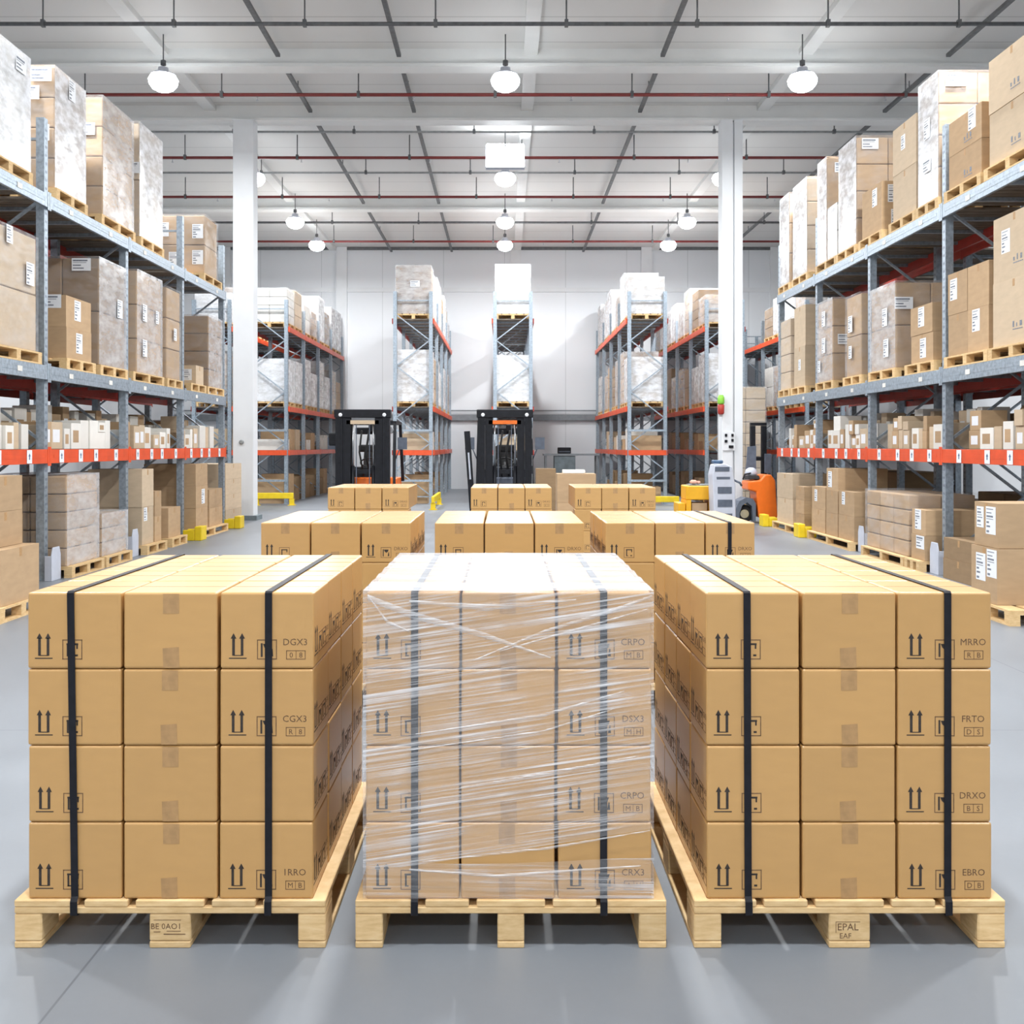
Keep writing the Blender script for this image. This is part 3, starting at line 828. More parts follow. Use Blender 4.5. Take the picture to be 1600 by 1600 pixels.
wrapped(XA, -1, 19.45, 20.3, z, 5.87, 'warm tan load with white labels, far end of left rack top', 'card_tan', 'film_clear', 2, 1, near=((.12, .72, 0), (.12, .28, 0), (.75, .75, 0), (.55, .25, 0)))
# ---- left rack, middle level
z = P_('l', 2, 11.35, 12.5, 'tall tan load nearest the camera')
wrapped(XA, -1, 11.4, 12.46, z, 4.06, 'tan load with white sheet label, nearest on left rack middle level', 'card_pale', 'film_clear', 2, 1, plab=((.78, .66, 0), (.3, .93, 2)), near=((.1, .93, 1),))
z = P_('l', 2, 13.25, 14.15, 'low pair of labelled boxes')
boxes(XA, -1, 13.3, 14.12, z, 3.52, 'tan box with white labels after the first post, left rack middle level', 'card_tan', 2, 1, plab=((0, 0, .5, .55, 0), (0, 1, .45, .6, 0)), near=((0, 1, .2, .8, 1),))
z = P_('l', 2, 14.36, 15.36, 'tall brown wrapped load')
wrapped(XA, -1, 14.36, 15.36, z, 4.18, 'tall brown wrapped load beside the labelled box pair, left rack middle level', 'card_brown', 'film_load', 2, 1, plab=((.72, .58, 0),), near=((.22, .93, 1),))
z = P_('l', 2, 15.62, 17.0, 'twin pale columns')
wrapped(XA, -1, 15.84, 16.99, z, 4.26, 'pale load of two columns behind the second post, left rack middle level', 'card_tan', 'film_load', 3, 2, plab=((.25, .6, 0), (.75, .6, 2), (.25, .25, 0)))
z = P_('l', 2, 17.2, 18.0, 'narrow pale column')
wrapped(XA, -1, 17.25, 17.98, z, 4.22, 'narrow pale column load before the third post, left rack middle level', 'card_tan', 'film_clear', 3, 1, plab=((.5, .5, 2),))
z = P_('l', 2, 19.55, 20.65, 'brown load at the far end')
wrapped(XA, -1, 19.67, 20.62, z, 4.05, 'brown load with white film front at far end, left rack middle level', 'card_brown', 'film_load', 4, 1, near=((.93, .72, 2),))
z = P_('l', 2, 18.5, 19.4, 'small pale carton')
boxes(XA, -1, 18.9, 19.38, z, z + .34, 'small pale carton on pallet near far end, left rack middle level', 'card_pale', 1, 1, depth=.5, near=((0, 0, .3, .5, 2),))
# ---- left rack, floor
UF = -.16
z = P_('l', 0, 12.9, 13.95, 'five-layer wrapped stack')
wrapped(XL, -1, 12.92, 13.92, z, 1.25, 'five-layer wrapped tan stack on the floor beside the first left post', 'card_tan', 'film_load', 5, 1, u0=UF, depth=.9)
z = P_('l', 0, 14.02, 15.0, 'low wrapped stack')
wrapped(XL, -1, 14.04, 14.98, z, .70, 'low three-layer wrapped stack on the floor before the second left post', 'card_tan', 'film_load', 3, 1, u0=UF, depth=.9)
z = P_('l', 0, 15.62, 16.55, 'tall plain boxes')
boxes(XL, -1, 15.64, 16.16, z, 1.27, 'tall plain tan box under left rack just behind the second post', 'card_pale', 2, 1, u0=UF, depth=.8, plab=((0, 0, .3, .8, 2),))
boxes(XL, -1, 16.2, 16.52, z, .92, 'medium tan box behind the tall plain boxes under left rack', 'card_tan', 2, 1, u0=UF, depth=.6)
z = P_('l', 0, 16.8, 17.6, 'single brown box')
boxes(XL, -1, 16.86, 17.5, z, .62, 'single brown box on low pallet before the third left post', 'card_tan', 1, 1, u0=UF, depth=.75, near=((0, 0, .35, .55, 2),))
z = P_('l', 0, 18.33, 20.2, 'far tan boxes')
boxes(XL, -1, 18.36, 19.1, z, 1.3, 'tall tan box under left rack just behind the third post', 'card_tan', 3, 1, u0=UF, depth=.9, plab=((0, 1, .6, .5, 0),))
boxes(XL, -1, 19.2, 20.1, z, .82, 'tan box under left rack beside the last post', 'card_tan', 2, 1, u0=UF, depth=.9)
boxes(XL, -1, 11.85, 12.56, .001, 1.22, 'dark brown box with white label under left rack before the first post', 'card_brown', 3, 1, u0=.2, depth=.85, near=((0, 1, .42, .45, 1), (0, 0, .12, .45, 1), (0, 2, .7, .5, 1)))  # brown card; its darkness is the shade under the rack put into the colour
boxes(-5.62, -1, 21.3, 22.6, .001, 1.25, 'pale box stacked beyond the left rack, beside the white column', 'card_pale', 4, 1, u0=0, depth=.8)
# aisle stack at the left picture edge
def aisle(x0, s, y0, y1, what, wd=1.0):
    o = shelf_pallet(x0, s, y0, y1, 0, 'wooden pallet on the floor under the %s' % what, wd, 0); return .142
z = aisle(-4.56, -1, 9.55, 10.5, 'box stack in front of the left rack', .86)
boxes(-4.58, -1, 9.62, 10.42, z, .66, 'wide tan box on the pallet standing in front of the left rack', 'card_tan', 1, 1, depth=.82)
boxes(-4.72, -1, 9.66, 10.36, .662, 1.33, 'narrower tan box on the pallet standing in front of the left rack', 'card_tan', 2, 1, depth=.68)
z = aisle(4.52, 1, 9.45, 10.4, 'labelled box stack in front of the right rack')
boxes(4.55, 1, 9.75, 10.3, z, .66, 'wide labelled tan box on the pallet in front of the right rack', 'card_tan', 1, 1, depth=.9, plab=((0, 0, .62, .62, 0), (0, 0, .2, .72, 0)))
boxes(4.57, 1, 9.78, 10.28, .662, 1.08, 'upper labelled tan box on the pallet in front of the right rack', 'card_tan', 1, 1, depth=.85, plab=((0, 0, .3, .6, 0), (0, 0, .75, .65, 2)))

# ---- right rack, top level
z = P_('r', 3, 11.0, 12.1, 'big tan boxes nearest the camera')
boxes(XB, 1, 11.0, 12.08, z, 6.0, 'big tan printed box, nearest on right rack top level', 'card_pale', 2, 1, prints=True)
z = P_('r', 3, 12.22, 13.2, 'low pair of tan boxes')
boxes(XB, 1, 12.26, 13.17, z, 5.62, 'tan box before the first post, right rack top level', 'card_tan', 2, 1, plab=((0, 1, .28, .72, 0),), prints=True)
z = P_('r', 3, 13.42, 14.12, 'white tall load')
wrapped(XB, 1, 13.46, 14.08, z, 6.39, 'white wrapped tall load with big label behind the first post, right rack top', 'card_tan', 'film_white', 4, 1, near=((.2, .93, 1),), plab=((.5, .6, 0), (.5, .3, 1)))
z = P_('r', 3, 14.17, 15.1, 'tall tan box')
boxes(XB, 1, 14.2, 15.06, z, 6.1, 'tall tan box beside the white wrapped load, right rack top level', 'card_pale', 2, 1, plab=((0, 1, .55, .6, 2),))
z = P_('r', 3, 15.42, 16.4, 'short tan box')
boxes(XB, 1, 15.5, 16.35, z, 5.51, 'short tan box with label before the shiny tall load, right rack top', 'card_tan', 1, 1, near=((0, 0, .2, .75, 0), (0, 0, .25, .25, 0)), plab=((0, 0, .35, .75, 0),))
z = P_('r', 3, 16.55, 17.5, 'shiny tall load')
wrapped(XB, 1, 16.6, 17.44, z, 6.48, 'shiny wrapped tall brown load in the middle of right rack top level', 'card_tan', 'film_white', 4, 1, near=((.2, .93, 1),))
z = P_('r', 3, 17.55, 18.65, 'labelled white-front boxes')
wrapped(XB, 1, 18.12, 18.62, z, 6.57, 'white-front load with belt of tape, before the third post, right rack top', 'card_tan', 'film_white', 2, 1, near=((.25, .9, 1), (.4, .35, 2)))
wrapped(XB, 1, 17.55, 18.04, z, 5.65, 'low white wrapped load beside the shiny tall load, right rack top', 'white_card', 'film_white', 2, 1, depth=.8)
z = P_('r', 3, 19.2, 20.2, 'second last load')
wrapped(XB, 1, 19.3, 20.2, z, 6.53, 'silvery wrapped load second from far end, right rack top level', 'card_pale', 'film_white', 4, 1)
z = P_('r', 3, 20.4, 21.2, 'last load')
wrapped(XB, 1, 20.5, 21.18, z, 6.53, 'white wrapped load at the far end of right rack top level', 'card_tan', 'film_white', 3, 1)
# ---- right rack, middle level
z = P_('r', 2, 10.95, 12.0, 'big tan boxes nearest the camera')
boxes(XB, 1, 11.0, 11.98, z, 4.17, 'big tan box with white label, nearest on right rack middle level', 'card_pale', 2, 1, plab=((0, 1, .7, .6, 0),), prints=True)
z = P_('r', 2, 12.05, 13.2, 'four tan boxes')
boxes(XB, 1, 12.08, 13.2, z, 3.75, 'tan box before the first post, right rack middle level', 'card_tan', 2, 2, plab=((1, 1, .7, .6, 0), (0, 0, .6, .72, 0)))
z = P_('r', 2, 13.55, 14.5, 'pair of labelled boxes')
boxes(XB, 1, 13.66, 14.4, z, 3.48, 'tan box with white label behind the first post, right rack middle level', 'card_tan', 2, 1, plab=((0, 0, .45, .5, 0), (0, 1, .5, .6, 0)))
z = P_('r', 2, 14.9, 15.95, 'big pale wrapped load')
wrapped(XB, 1, 14.94, 15.95, z, 3.94, 'big pale wrapped load before the second post, right rack middle level', 'card_tan', 'film_load', 2, 1, plab=((.35, .62, 0), (.3, .25, 0)), near=((.1, .75, 1),))
z = P_('r', 2, 16.3, 17.15, 'narrow labelled load')
wrapped(XB, 1, 16.4, 17.1, z, 4.0, 'narrow labelled load just behind the second post, right rack middle level', 'card_tan', 'film_clear', 2, 1, plab=((.6, .65, 0), (.6, .3, 2)))
z = P_('r', 2, 17.7, 18.66, 'three-layer labelled load')
wrapped(XB, 1, 17.8, 18.65, z, 4.11, 'three-layer labelled load before the third post, right rack middle level', 'card_tan', 'film_load', 3, 1, plab=((.5, .78, 0), (.5, .45, 0), (.8, .2, 2)), near=((.2, .5, 1),))
z = P_('r', 2, 19.3, 20.25, 'tall pale column')
boxes(XB, 1, 19.45, 20.2, z, 4.23, 'tall pale box second from far end, right rack middle level', 'card_pale', 2, 1, plab=((0, 0, .5, .55, 2),))
z = P_('r', 2, 20.4, 21.2, 'last pale stack')
wrapped(XB, 1, 20.45, 21.18, z, 4.1, 'pale stack at the far end of right rack middle level', 'card_pale', 'film_clear', 4, 1)
# ---- right rack, floor
z = .001
boxes(XR, 1, 12.1, 12.96, z, .50, 'wide brown box under right rack before the first post', 'card_brown', 2, 1, u0=UF, depth=.9, near=((0, 0, .5, .5, 1),))
z = P_('r', 0, 13.5, 14.0, 'labelled box column')
boxes(XR, 1, 13.5, 13.96, z, .79, 'labelled tan box under right rack just behind the first post', 'card_tan', 2, 1, u0=UF, depth=.9, plab=((0, 1, .55, .6, 0), (0, 0, .35, .7, 1)))
z = P_('r', 0, 14.04, 15.7, 'long wrapped brown stack')
wrapped(XR, 1, 14.06, 15.68, z, .97, 'long wrapped brown stack on the floor under right rack', 'card_tan', 'film_clear', 4, 3, u0=UF, depth=.9)
z = P_('r', 0, 16.22, 18.5, 'row of tall tan boxes')
boxes(XR, 1, 16.24, 17.0, z, .9, 'tan box just behind the second right post, on the floor', 'card_tan', 2, 1, u0=UF, depth=.8, plab=((0, 1, .7, .7, 2),))
boxes(XR, 1, 17.04, 17.66, z, 1.25, 'tall tan box between the second and third right posts, on the floor', 'card_tan', 3, 1, u0=UF, depth=.8, plab=((0, 2, .7, .5, 0),))
boxes(XR, 1, 17.7, 18.48, z, .92, 'tan box just before the third right post, on the floor', 'card_tan', 2, 1, u0=UF, depth=.8, plab=((0, 1, .7, .6, 2),))
z = P_('r', 0, 18.93, 20.9, 'last floor boxes')
boxes(XR, 1, 18.95, 19.5, z, .88, 'low tan box behind the third right post, on the floor', 'card_tan', 3, 1, u0=UF, depth=.8)
boxes(XR, 1, 19.7, 20.85, z, 1.09, 'tall pale box beside the last right post, on the floor', 'card_pale', 2, 1, u0=UF, depth=.8)
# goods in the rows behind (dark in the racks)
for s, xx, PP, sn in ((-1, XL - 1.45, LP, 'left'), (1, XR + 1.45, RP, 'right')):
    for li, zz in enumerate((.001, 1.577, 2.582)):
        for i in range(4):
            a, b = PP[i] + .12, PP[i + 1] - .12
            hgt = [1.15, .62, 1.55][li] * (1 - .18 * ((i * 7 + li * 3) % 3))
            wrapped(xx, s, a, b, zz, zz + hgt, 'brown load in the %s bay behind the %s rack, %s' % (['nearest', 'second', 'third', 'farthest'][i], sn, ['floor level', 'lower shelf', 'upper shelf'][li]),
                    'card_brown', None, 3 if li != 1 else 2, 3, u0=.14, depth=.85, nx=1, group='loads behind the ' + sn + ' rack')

# ---- small cartons on the orange shelf
def small_row(side, x0, s, posts, ya, yb, u0, hmin, hmax, row, seed):
    r = random.Random(seed); y = ya; n = 0
    sn = 'left' if side == 'l' else 'right'
    zb = LV[0][0] + .001
    while y < yb:
        wd = r.choice((.14, .18, .22, .28, .36)) * r.uniform(.9, 1.15); ht = r.uniform(hmin, hmax); dp = r.uniform(.3, .42)
        if y + wd > yb + .1: break
        hit = [p for p in posts if y - .05 < p + .06 and y + wd + .05 > p - .06]
        if hit: y = hit[0] + .12
        n += 1
        col = r.choice(('white_card', 'white_card', 'white_card', 'card_tan', 'card_pale'))
        cn = {'white_card': 'white', 'card_pale': 'cream', 'card_tan': 'tan'}[col]
        def carton(z0, hh, w_, extra):
            m = MB().box(-w_ / 2, w_ / 2, 0, dp, 0, hh - .001)
            o = m.build('small_carton', col, None, .004, 1)
            o.location = (x0 + s * (u0 + r.uniform(0, .05)), y + wd / 2, z0); o.rotation_euler = (0, 0, -math.pi / 2 if s > 0 else math.pi / 2)
            tag(o, '%s carton, %s from near end, %s row of %s orange shelf%s' % (cn, nth(n), row, sn, extra), 'carton', 'small cartons on the orange shelves')
            if w_ > .17 and r.random() < .75:
                MB().box(-w_ * .32, w_ * .25, -.0012, 0, hh * .25, hh * .72, 0 if col != 'white_card' else 1).build('carton_label', ['paper', 'card_tan'], o)
            return o
        carton(zb, ht, wd, '')
        if r.random() < .42 and ht < .34:
            h2 = r.uniform(.12, .26); carton(zb + ht, h2, wd * r.uniform(.8, .98), ', stacked on another')
        y += wd + r.uniform(.008, .05)
small_row('l', XL, -1, LP, 10.2, 20.72, .13, .22, .42, 'front', 11)
small_row('l', XL, -1, LP, 10.3, 20.7, .60, .40, .62, 'rear', 12)
small_row('r', XR, 1, RP, 10.9, 21.2, .13, .22, .40, 'front', 13)
small_row('r', XR, 1, RP, 13.6, 21.2, .60, .38, .60, 'rear', 14)
# brown boxes and tied bundles on the shelves
zb = LV[0][0] + .001
def bundle(y0, z0, L, label, u=.66, hh=.16):
    t = thing('tied_bundle', label, 'bundle', (XR + u, y0, z0), 0, 'tied brown bundles')
    m = MB(); r = random.Random(label)
    for i in range(3):
        m.tube([(.07 + i * .13, 0, hh / 2 + .012), (.07 + i * .13, L * .5, hh / 2 + .014), (.07 + i * .13, L, hh / 2 + .012)], [hh / 2, hh / 2 * 1.02, hh / 2 * .95], 10)
    m.build('bundle_body', 'card_tan', t)
    for f in (.25, .7): MB().box(-.005, .405, L * f, L * f + .025, hh - .004, hh + .02).box(-.012, -.004, L * f, L * f + .025, 0, hh + .02).build('tie_band', 'strap', t)
bundle(11.0, zb, 1.9, 'tied brown bundle lowest on the orange shelf of the right rack', hh=.28, u=.67)
bundle(11.1, zb + .335, 1.6, 'tied brown bundle in the middle of the pile on the right orange shelf', hh=.2, u=.68)
bundle(11.2, zb + .57, 1.2, 'tied brown bundle on top of the pile on the right orange shelf', hh=.16, u=.69)

# ------------------------------------------------------------------ racks at the back of the hall
BP = [29.5, 32.0, 34.5, 37.0, 39.55]
OM = ['orange', 'orange', 'orange']
BR = [('far left rack behind the white column', -7.62, -1, 4.95, 'leftmost'), ('rack right beside the left white column', -6.04, -1, 4.95, 'column-side'),
      ('rack behind the left forklift', -2.0, -1, 5.18, 'left forklift'), ('central rack behind the middle forklift', -.31, 1, 5.18, 'central'),
      ('rack right of the packing bench', 3.44, 1, 5.18, 'bench-side'), ('rack behind the right white column', 5.6, 1, 4.95, 'right column'),
      ('rack in the far right corner behind the orange truck', 8.4, 1, 4.95, 'corner')]
for lab, x0, s, ztop, short in BR:
    lv = [(1.5, .14), (2.72, .14), (ztop, .14)]
    t = rack(s, x0, BP, lv, lab, ztop + .75, (), OM, True)
    if short in ('column-side', 'left forklift', 'bench-side'):
        o = MB().box(s * .02, s * (RD - .02), -.09, -.052, 1.36, 1.50).build('end_beam', 'orange', t); o['label'] = 'orange beam across the rack end'
        for z in (.62, 2.02): MB().box(s * .02, s * (RD - .02), -.09, -.052, z, z + .06).build('end_rail', 'galv', t)
def bload(short, x0, s, y0, y1, z, zt, mat, film, nz, ny, what, near=(), nx=2):
    shelf_pallet(x0, s, y0 - .03, y1 + .03, z + .001, 'pallet under %s, %s rack' % (what, short), 1.0, .05)
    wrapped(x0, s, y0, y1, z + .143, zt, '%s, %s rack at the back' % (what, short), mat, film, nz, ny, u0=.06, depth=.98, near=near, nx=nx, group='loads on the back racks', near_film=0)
LVN = {1: 'lower shelf', 2: 'middle shelf', 3: 'top shelf'}
rb = random.Random(21)
SPEC = {  # first load of each level: (carton, film, top z, layers)
    ('column-side', 3): ('white_card', 'film_clear', 6.05, 4), ('column-side', 2): ('white_card', 'film_white', 4.05, 2),
    ('left forklift', 3): ('card_brown', 'film_load', 6.68, 3), ('left forklift', 2): ('card_pale', 'film_white', 4.30, 3),
    ('central', 3): ('white_card', 'film_white', 6.70, 4), ('central', 2): ('white_card', 'film_white', 4.15, 3),
    ('bench-side', 3): ('card_pale', 'film_white', 6.35, 2), ('bench-side', 2): ('card_pale', 'film_white', 4.10, 3),
    ('right column', 3): ('card_tan', 'film_load', 5.85, 3), ('right column', 2): ('card_pale', 'film_white', 4.2, 2),
    ('leftmost', 3): ('white_card', 'film_white', 5.9, 3), ('leftmost', 2): ('card_tan', 'film_load', 4.2, 3),
    ('corner', 3): ('card_brown', 'film_load', 5.95, 2), ('corner', 2): ('card_tan', 'film_load', 4.1, 3)}
for lab, x0, s, ztop, short in BR:
    for lv, zb_ in ((3, ztop), (2, 2.72)):
        first = True
        for i in range(4):
            for j in range(2):
                y0 = BP[i] + .11 + j * 1.17; y1 = y0 + 1.05
                if i > 1 and short in ('central', 'leftmost', 'corner'): continue
                mat, film, zt, nz = SPEC[short, lv]
                if not first:
                    zt = zb_ + .14 + rb.uniform(.75, 1.45) if lv == 3 else zb_ + .14 + rb.uniform(1.0, 1.55)
                    mat = rb.choice(('white_card', 'card_tan', 'card_pale', 'card_brown')); film = rb.choice(('film_white', 'film_load', 'film_white', 'film_clear')); nz = rb.choice((2, 3, 4))
                what = '%s load, %s from near end of %s' % ({'white_card': 'white wrapped', 'card_tan': 'tan wrapped', 'card_pale': 'cream wrapped', 'card_brown': 'brown wrapped'}[mat], nth(i * 2 + j + 1), LVN[lv])
                bload(short, x0, s, y0, y1, zb_, zt, mat, film, nz, 1 if not first else 2, what, ((.45, .62, 1),) if (first and short == 'left forklift' and lv == 3) else (), 2 if first else 1)
                first = False
    # goods on the lower shelf and on the floor
    for i in range(3 if short not in ('leftmost', 'corner') else 1):
        for j in range(3):
            y0 = BP[i] + .12 + j * .78; hh = rb.uniform(.25, .62); mm_ = rb.choice(('white_card', 'card_tan', 'card_pale'))
            boxes(x0, s, y0, y0 + .68, 1.501, 1.5 + hh, 'carton %s on the lower shelf, %s rack at the back' % (nth(i * 3 + j + 1), short), mm_, 1, 1, depth=.85, u0=.12, group='cartons on the back racks')
            hh = rb.uniform(.35, .85)
            boxes(x0, s, y0, y0 + .68, .001, hh, '%s floor box from near end, %s rack at the back' % (nth(i * 3 + j + 1), short), rb.choice(('card_tan', 'card_brown', 'card_tan')), 1, 1, depth=.8, u0=.14, group='boxes under the back racks')

# yellow end guards of the back racks
def guard(x0, x1, y0, y1, h, label):
    t = thing('yellow_guard', label, 'guard rail', (x0, y0, 0), 0, 'yellow guards at the back racks')
    dx, dy = x1 - x0, y1 - y0
    MB().bar((0, 0, h - .08), (dx, dy, h - .08), .08, .16).build('rail', 'yellow', t, .01, 1)
    for f in (.04, .96): MB().box(dx * f - .06, dx * f + .06, dy * f - .06, dy * f + .06, .0, h - .165).box(dx * f - .1, dx * f + .1, dy * f - .1, dy * f + .1, 0, .015).build('guard_post', 'yellow', t)
guard(-6.80, -5.75, 28.8, 28.8, .34, 'yellow guard before the rack beside the left white column')
guard(-1.80, -1.80, 26.6, 29.3, .34, 'yellow guard running beside the rack behind the left forklift')
guard(3.75, 4.75, 28.7, 28.7, .25, 'yellow guard before the rack right of the packing bench')

# ------------------------------------------------------------------ forklifts
def forklift(x, y, label, tall_left):
    t = thing('forklift', label, 'forklift', (x, y, 0), 0, 'black forklifts facing the camera')
    for s in (-1, 1):
        m = MB().box(s * .50, s * .485, 0, .16, .04, 2.27).box(s * .484, s * .37, 0, .03, .04, 2.27).box(s * .484, s * .37, .13, .16, .04, 2.27)
        m.box(s * .43, s * .41, -.012, 0, .1, 2.15)
        m.build('mast_rail', 'black', t)
        MB().box(s * .365, s * .345, .01, .15, .06, 2.20).box(s * .344, s * .225, .02, .05, .06, 2.20).box(s * .344, s * .225, .12, .14, .06, 2.20).build('inner_rail', 'black', t)
        MB().tube([(s * .19, .10, .1), (s * .19, .10, 1.25)], .035, 10).build('lift_cylinder', 'black', t)
        MB().tube([(s * .19, .10, 1.25), (s * .19, .10, 2.05)], .018, 8).build('cylinder_rod', 'steel', t)
        MB().box(s * .13, s * .115, .06, .075, .35, 2.06).build('lift_chain', 'slate', t)
        MB().lathe([(.035, 0), (.035, -.02), (.02, -.025)], 12, 0, (s * .405, -.005, 2.19), 'y').build('bolt_cap', 'white_paint', t)
        MB().box(s * .18, s * .28, -.10, -.055, .05, .60).box(s * .18, s * .28, -1.05, -.10, .05, .09).build('fork', 'slate', t, .004, 1)
        m = MB().lathe([(.12, -.10), (.27, -.09), (.30, -.05), (.30, .05), (.27, .09), (.12, .10)], 24, 0, (s * .47, .62, .30), 'x').build('front_wheel', 'rubber', t)
        MB().lathe([(.11, -.104), (.11, .104)], 16, 0, (0, 0, 0), 'x').build('rim', 'truck_orange', m).location = (s * .47, .62, .30)
        MB().lathe([(.1, -.08), (.21, -.07), (.23, -.04), (.23, .04), (.21, .07), (.1, .08)], 22, 0, (s * .42, 2.02, .235), 'x').build('rear_wheel', 'rubber', t)
        MB().bar((s * .52, .60, .85), (s * .50, .95, 2.05), .06, .06).build('guard_post', 'black', t)
        MB().bar((s * .54, 2.15, .90), (s * .50, 2.0, 2.05), .06, .06).build('guard_post', 'black', t)
        MB().tube([(s * .53, .75, 1.35), (s * .64, .70, 1.62)], .012, 6).box(s * .58, s * .76, .69, .715, 1.55, 1.78).build('mirror', 'slate', t)
    MB().box(-.52, .52, -.02, .17, 2.14, 2.29).build('top_crossbar', 'black', t, .008, 1)
    o = MB().box(-.30, .30, .02, .12, 2.02, 2.09).build('mast_tie', 'truck_orange' if tall_left else 'card_pale', t)
    MB().box(-.40, .40, .10, .16, 1.10, 1.18).build('middle_crossbar', 'black', t); MB().box(-.48, .48, .05, .17, .12, .30).build('bottom_crossbar', 'black', t)
    MB().box(-.46, .46, -.055, -.02, .18, .26).box(-.46, .46, -.055, -.02, .50, .58).build('carriage', 'black', t, .005, 1)
    m = MB().prism([(.42, .22), (2.30, .22), (2.36, .55), (2.28, .98), (1.25, .98), (1.2, .62), (.72, .62), (.68, 1.02), (.48, 1.02)], -.50, .50, 0, 'yz')
    o = m.build('body', 'truck_orange' if not tall_left else 'slate', t, .02, 2)
    MB().box(-.40, .40, .60, .72, 1.0, 1.22, 0, None, (.9, .5)).build('dashboard', 'black', t, .015, 1)
    st = MB().tube([(0, .85, 1.05), (0, 1.0, 1.30)], .025, 8).build('steering_column', 'black', t)
    pts = [(.17 * math.cos(a), 1.0 + .15 * math.sin(a), 1.30 + .08 * math.sin(a)) for a in [2 * math.pi * k / 16 for k in range(17)]]
    MB().tube(pts, .016, 6).build('steering_wheel', 'rubber', t)
    MB().box(-.25, .25, 1.35, 1.85, .985, 1.12).build('seat', 'rubber', t, .03, 2)
    MB().box(-.24, .24, 1.80, 1.93, 1.125, 1.62, 0, None, (.85, .8)).build('seat_back', 'rubber', t, .03, 2)
    m = MB().box(-.53, .53, .92, .98, 2.04, 2.10).box(-.53, .53, 1.97, 2.03, 2.04, 2.10).box(-.53, -.47, .981, 1.969, 2.04, 2.10).box(.47, .53, .981, 1.969, 2.04, 2.10)
    for k in range(6): m.box(-.36 + k * .145, -.33 + k * .145, .981, 1.969, 2.05, 2.09)
    m.build('overhead_guard', 'black', t)
    for s in (-1, 1): MB().lathe([(.06, 0), (.07, .03), (.05, .08)], 14, 0, (s * .42, .86, 1.92), 'y').build('work_light', 'steel', t)
    MB().tube([(.08, .55, 1.05), (.02, .30, 1.45), (.10, .2, 1.9)], .022, 6).tube([(-.05, .55, 1.05), (-.10, .32, 1.5), (-.04, .2, 1.9)], .018, 6).build('hydraulic_hose', 'rubber', t)
    MB().box(-.24, .30, .78, .86, 1.84, 1.97).box(.02, .14, .70, .779, 1.88, 2.03).build('lamp_bar', 'black', t, .015, 1)
    MB().box(-.16, .20, .62, .76, 1.50, 1.64).build('display_console', 'rubber', t, .03, 2)
    MB().tube([(.16, .70, 1.5), (.22, .68, 1.3), (.26, .66, 1.2)], .02, 6).build('console_arm', 'rubber', t)
    if tall_left:
        m = MB().box(-.11, .0, 0, .03, .3, 1.9, 0, Matrix.Translation((-.52, .22, 0)) @ Matrix.Rotation(math.radians(-4), 4, 'Y'))
        m.box(-.07, -.04, -.004, 0, 1.0, 1.5, 1, Matrix.Translation((-.52, .22, 0)) @ Matrix.Rotation(math.radians(-4), 4, 'Y'))
        m.build('side_shield', ['black', 'cab_grey'], t)
        for s in (1,):
            for z in (.9, 1.25, 1.75): MB().box(.502, .506, .03, .10, z, z + .2).build('reflector_strip', 'white_paint', t)
    else:
        MB().box(-.66, -.50, .2, .6, 1.62, 1.86).build('battery_gauge_box', 'black', t, .02, 1)
    return t
forklift(-2.62, 19.5, 'black forklift with orange hood, left of the two facing the camera', False)
forklift(.01, 19.5, 'black forklift with tilted side shield, directly under the central rack', True)

# orange reach truck beside the right rack
t = thing('reach_truck', 'orange truck with black mast beside the far end of right rack', 'forklift', (5.38, 22.0, 0))
m = MB().prism([(-.30, .88), (-.05, .90), (.05, 1.02), (.18, 1.02), (.27, .90), (.32, .12), (-.08, .12), (-.13, .66), (-.30, .70)], 0, .62)
m.build('body', 'truck_orange', t, .03, 2)
MB().box(.0, .25, .05, .2, .02, .119).build('rear_skirt', 'rubber', t)
MB().prism([(-.56, .05), (-.56, .30), (-.48, .47), (-.34, .54), (-.20, .52), (-.14, .42), (-.14, .05), (-.20, .05), (-.22, .36), (-.32, .44), (-.42, .38), (-.48, .22), (-.48, .05)], .0, .5).build('wheel_arch', 'slate', t)
MB().lathe([(.1, -.09), (.17, -.08), (.19, -.04), (.19, .04), (.17, .08), (.1, .09)], 22, 0, (-.345, .22, .195), 'y').build('wheel', 'rubber', t)
MB().lathe([(.09, -.095), (.09, .095)], 16, 0, (-.345, .22, .195), 'y').build('rim', 'steel', t)
MB().box(-.28, -.02, .10, .5, .915, 1.0, 0, None, (.85, .85)).build('seat', 'rubber', t, .02, 2)
MB().lathe([(.11, 0), (.13, .05), (.11, .13), (.05, .17)], 16, 0, (-.17, .3, .99)).build('control_head', 'cab_grey', t)
MB().tube([(-.17, .2, 1.05), (-.34, .15, 1.02), (-.38, .12, .92)], .018, 6).build('tiller_arm', 'rubber', t)
for xx in (-.08, .16): MB().box(xx, xx + .10, .70, .82, .1, 2.05).build('mast_rail', 'black', t)
MB().box(-.08, .26, .70, .82, 2.055, 2.12).box(-.07, .25, .72, .8, 1.3, 1.38).build('mast_crossbar', 'black', t)
MB().prism([(-.20, 1.02), (-.16, 1.6), (.02, 1.62), (.02, 1.02)], .64, .69).build('mast_guard', 'slate', t)
MB().box(.20, .34, .63, .69, 1.03, 1.45).build('battery_cover', 'slate', t, .01, 1)

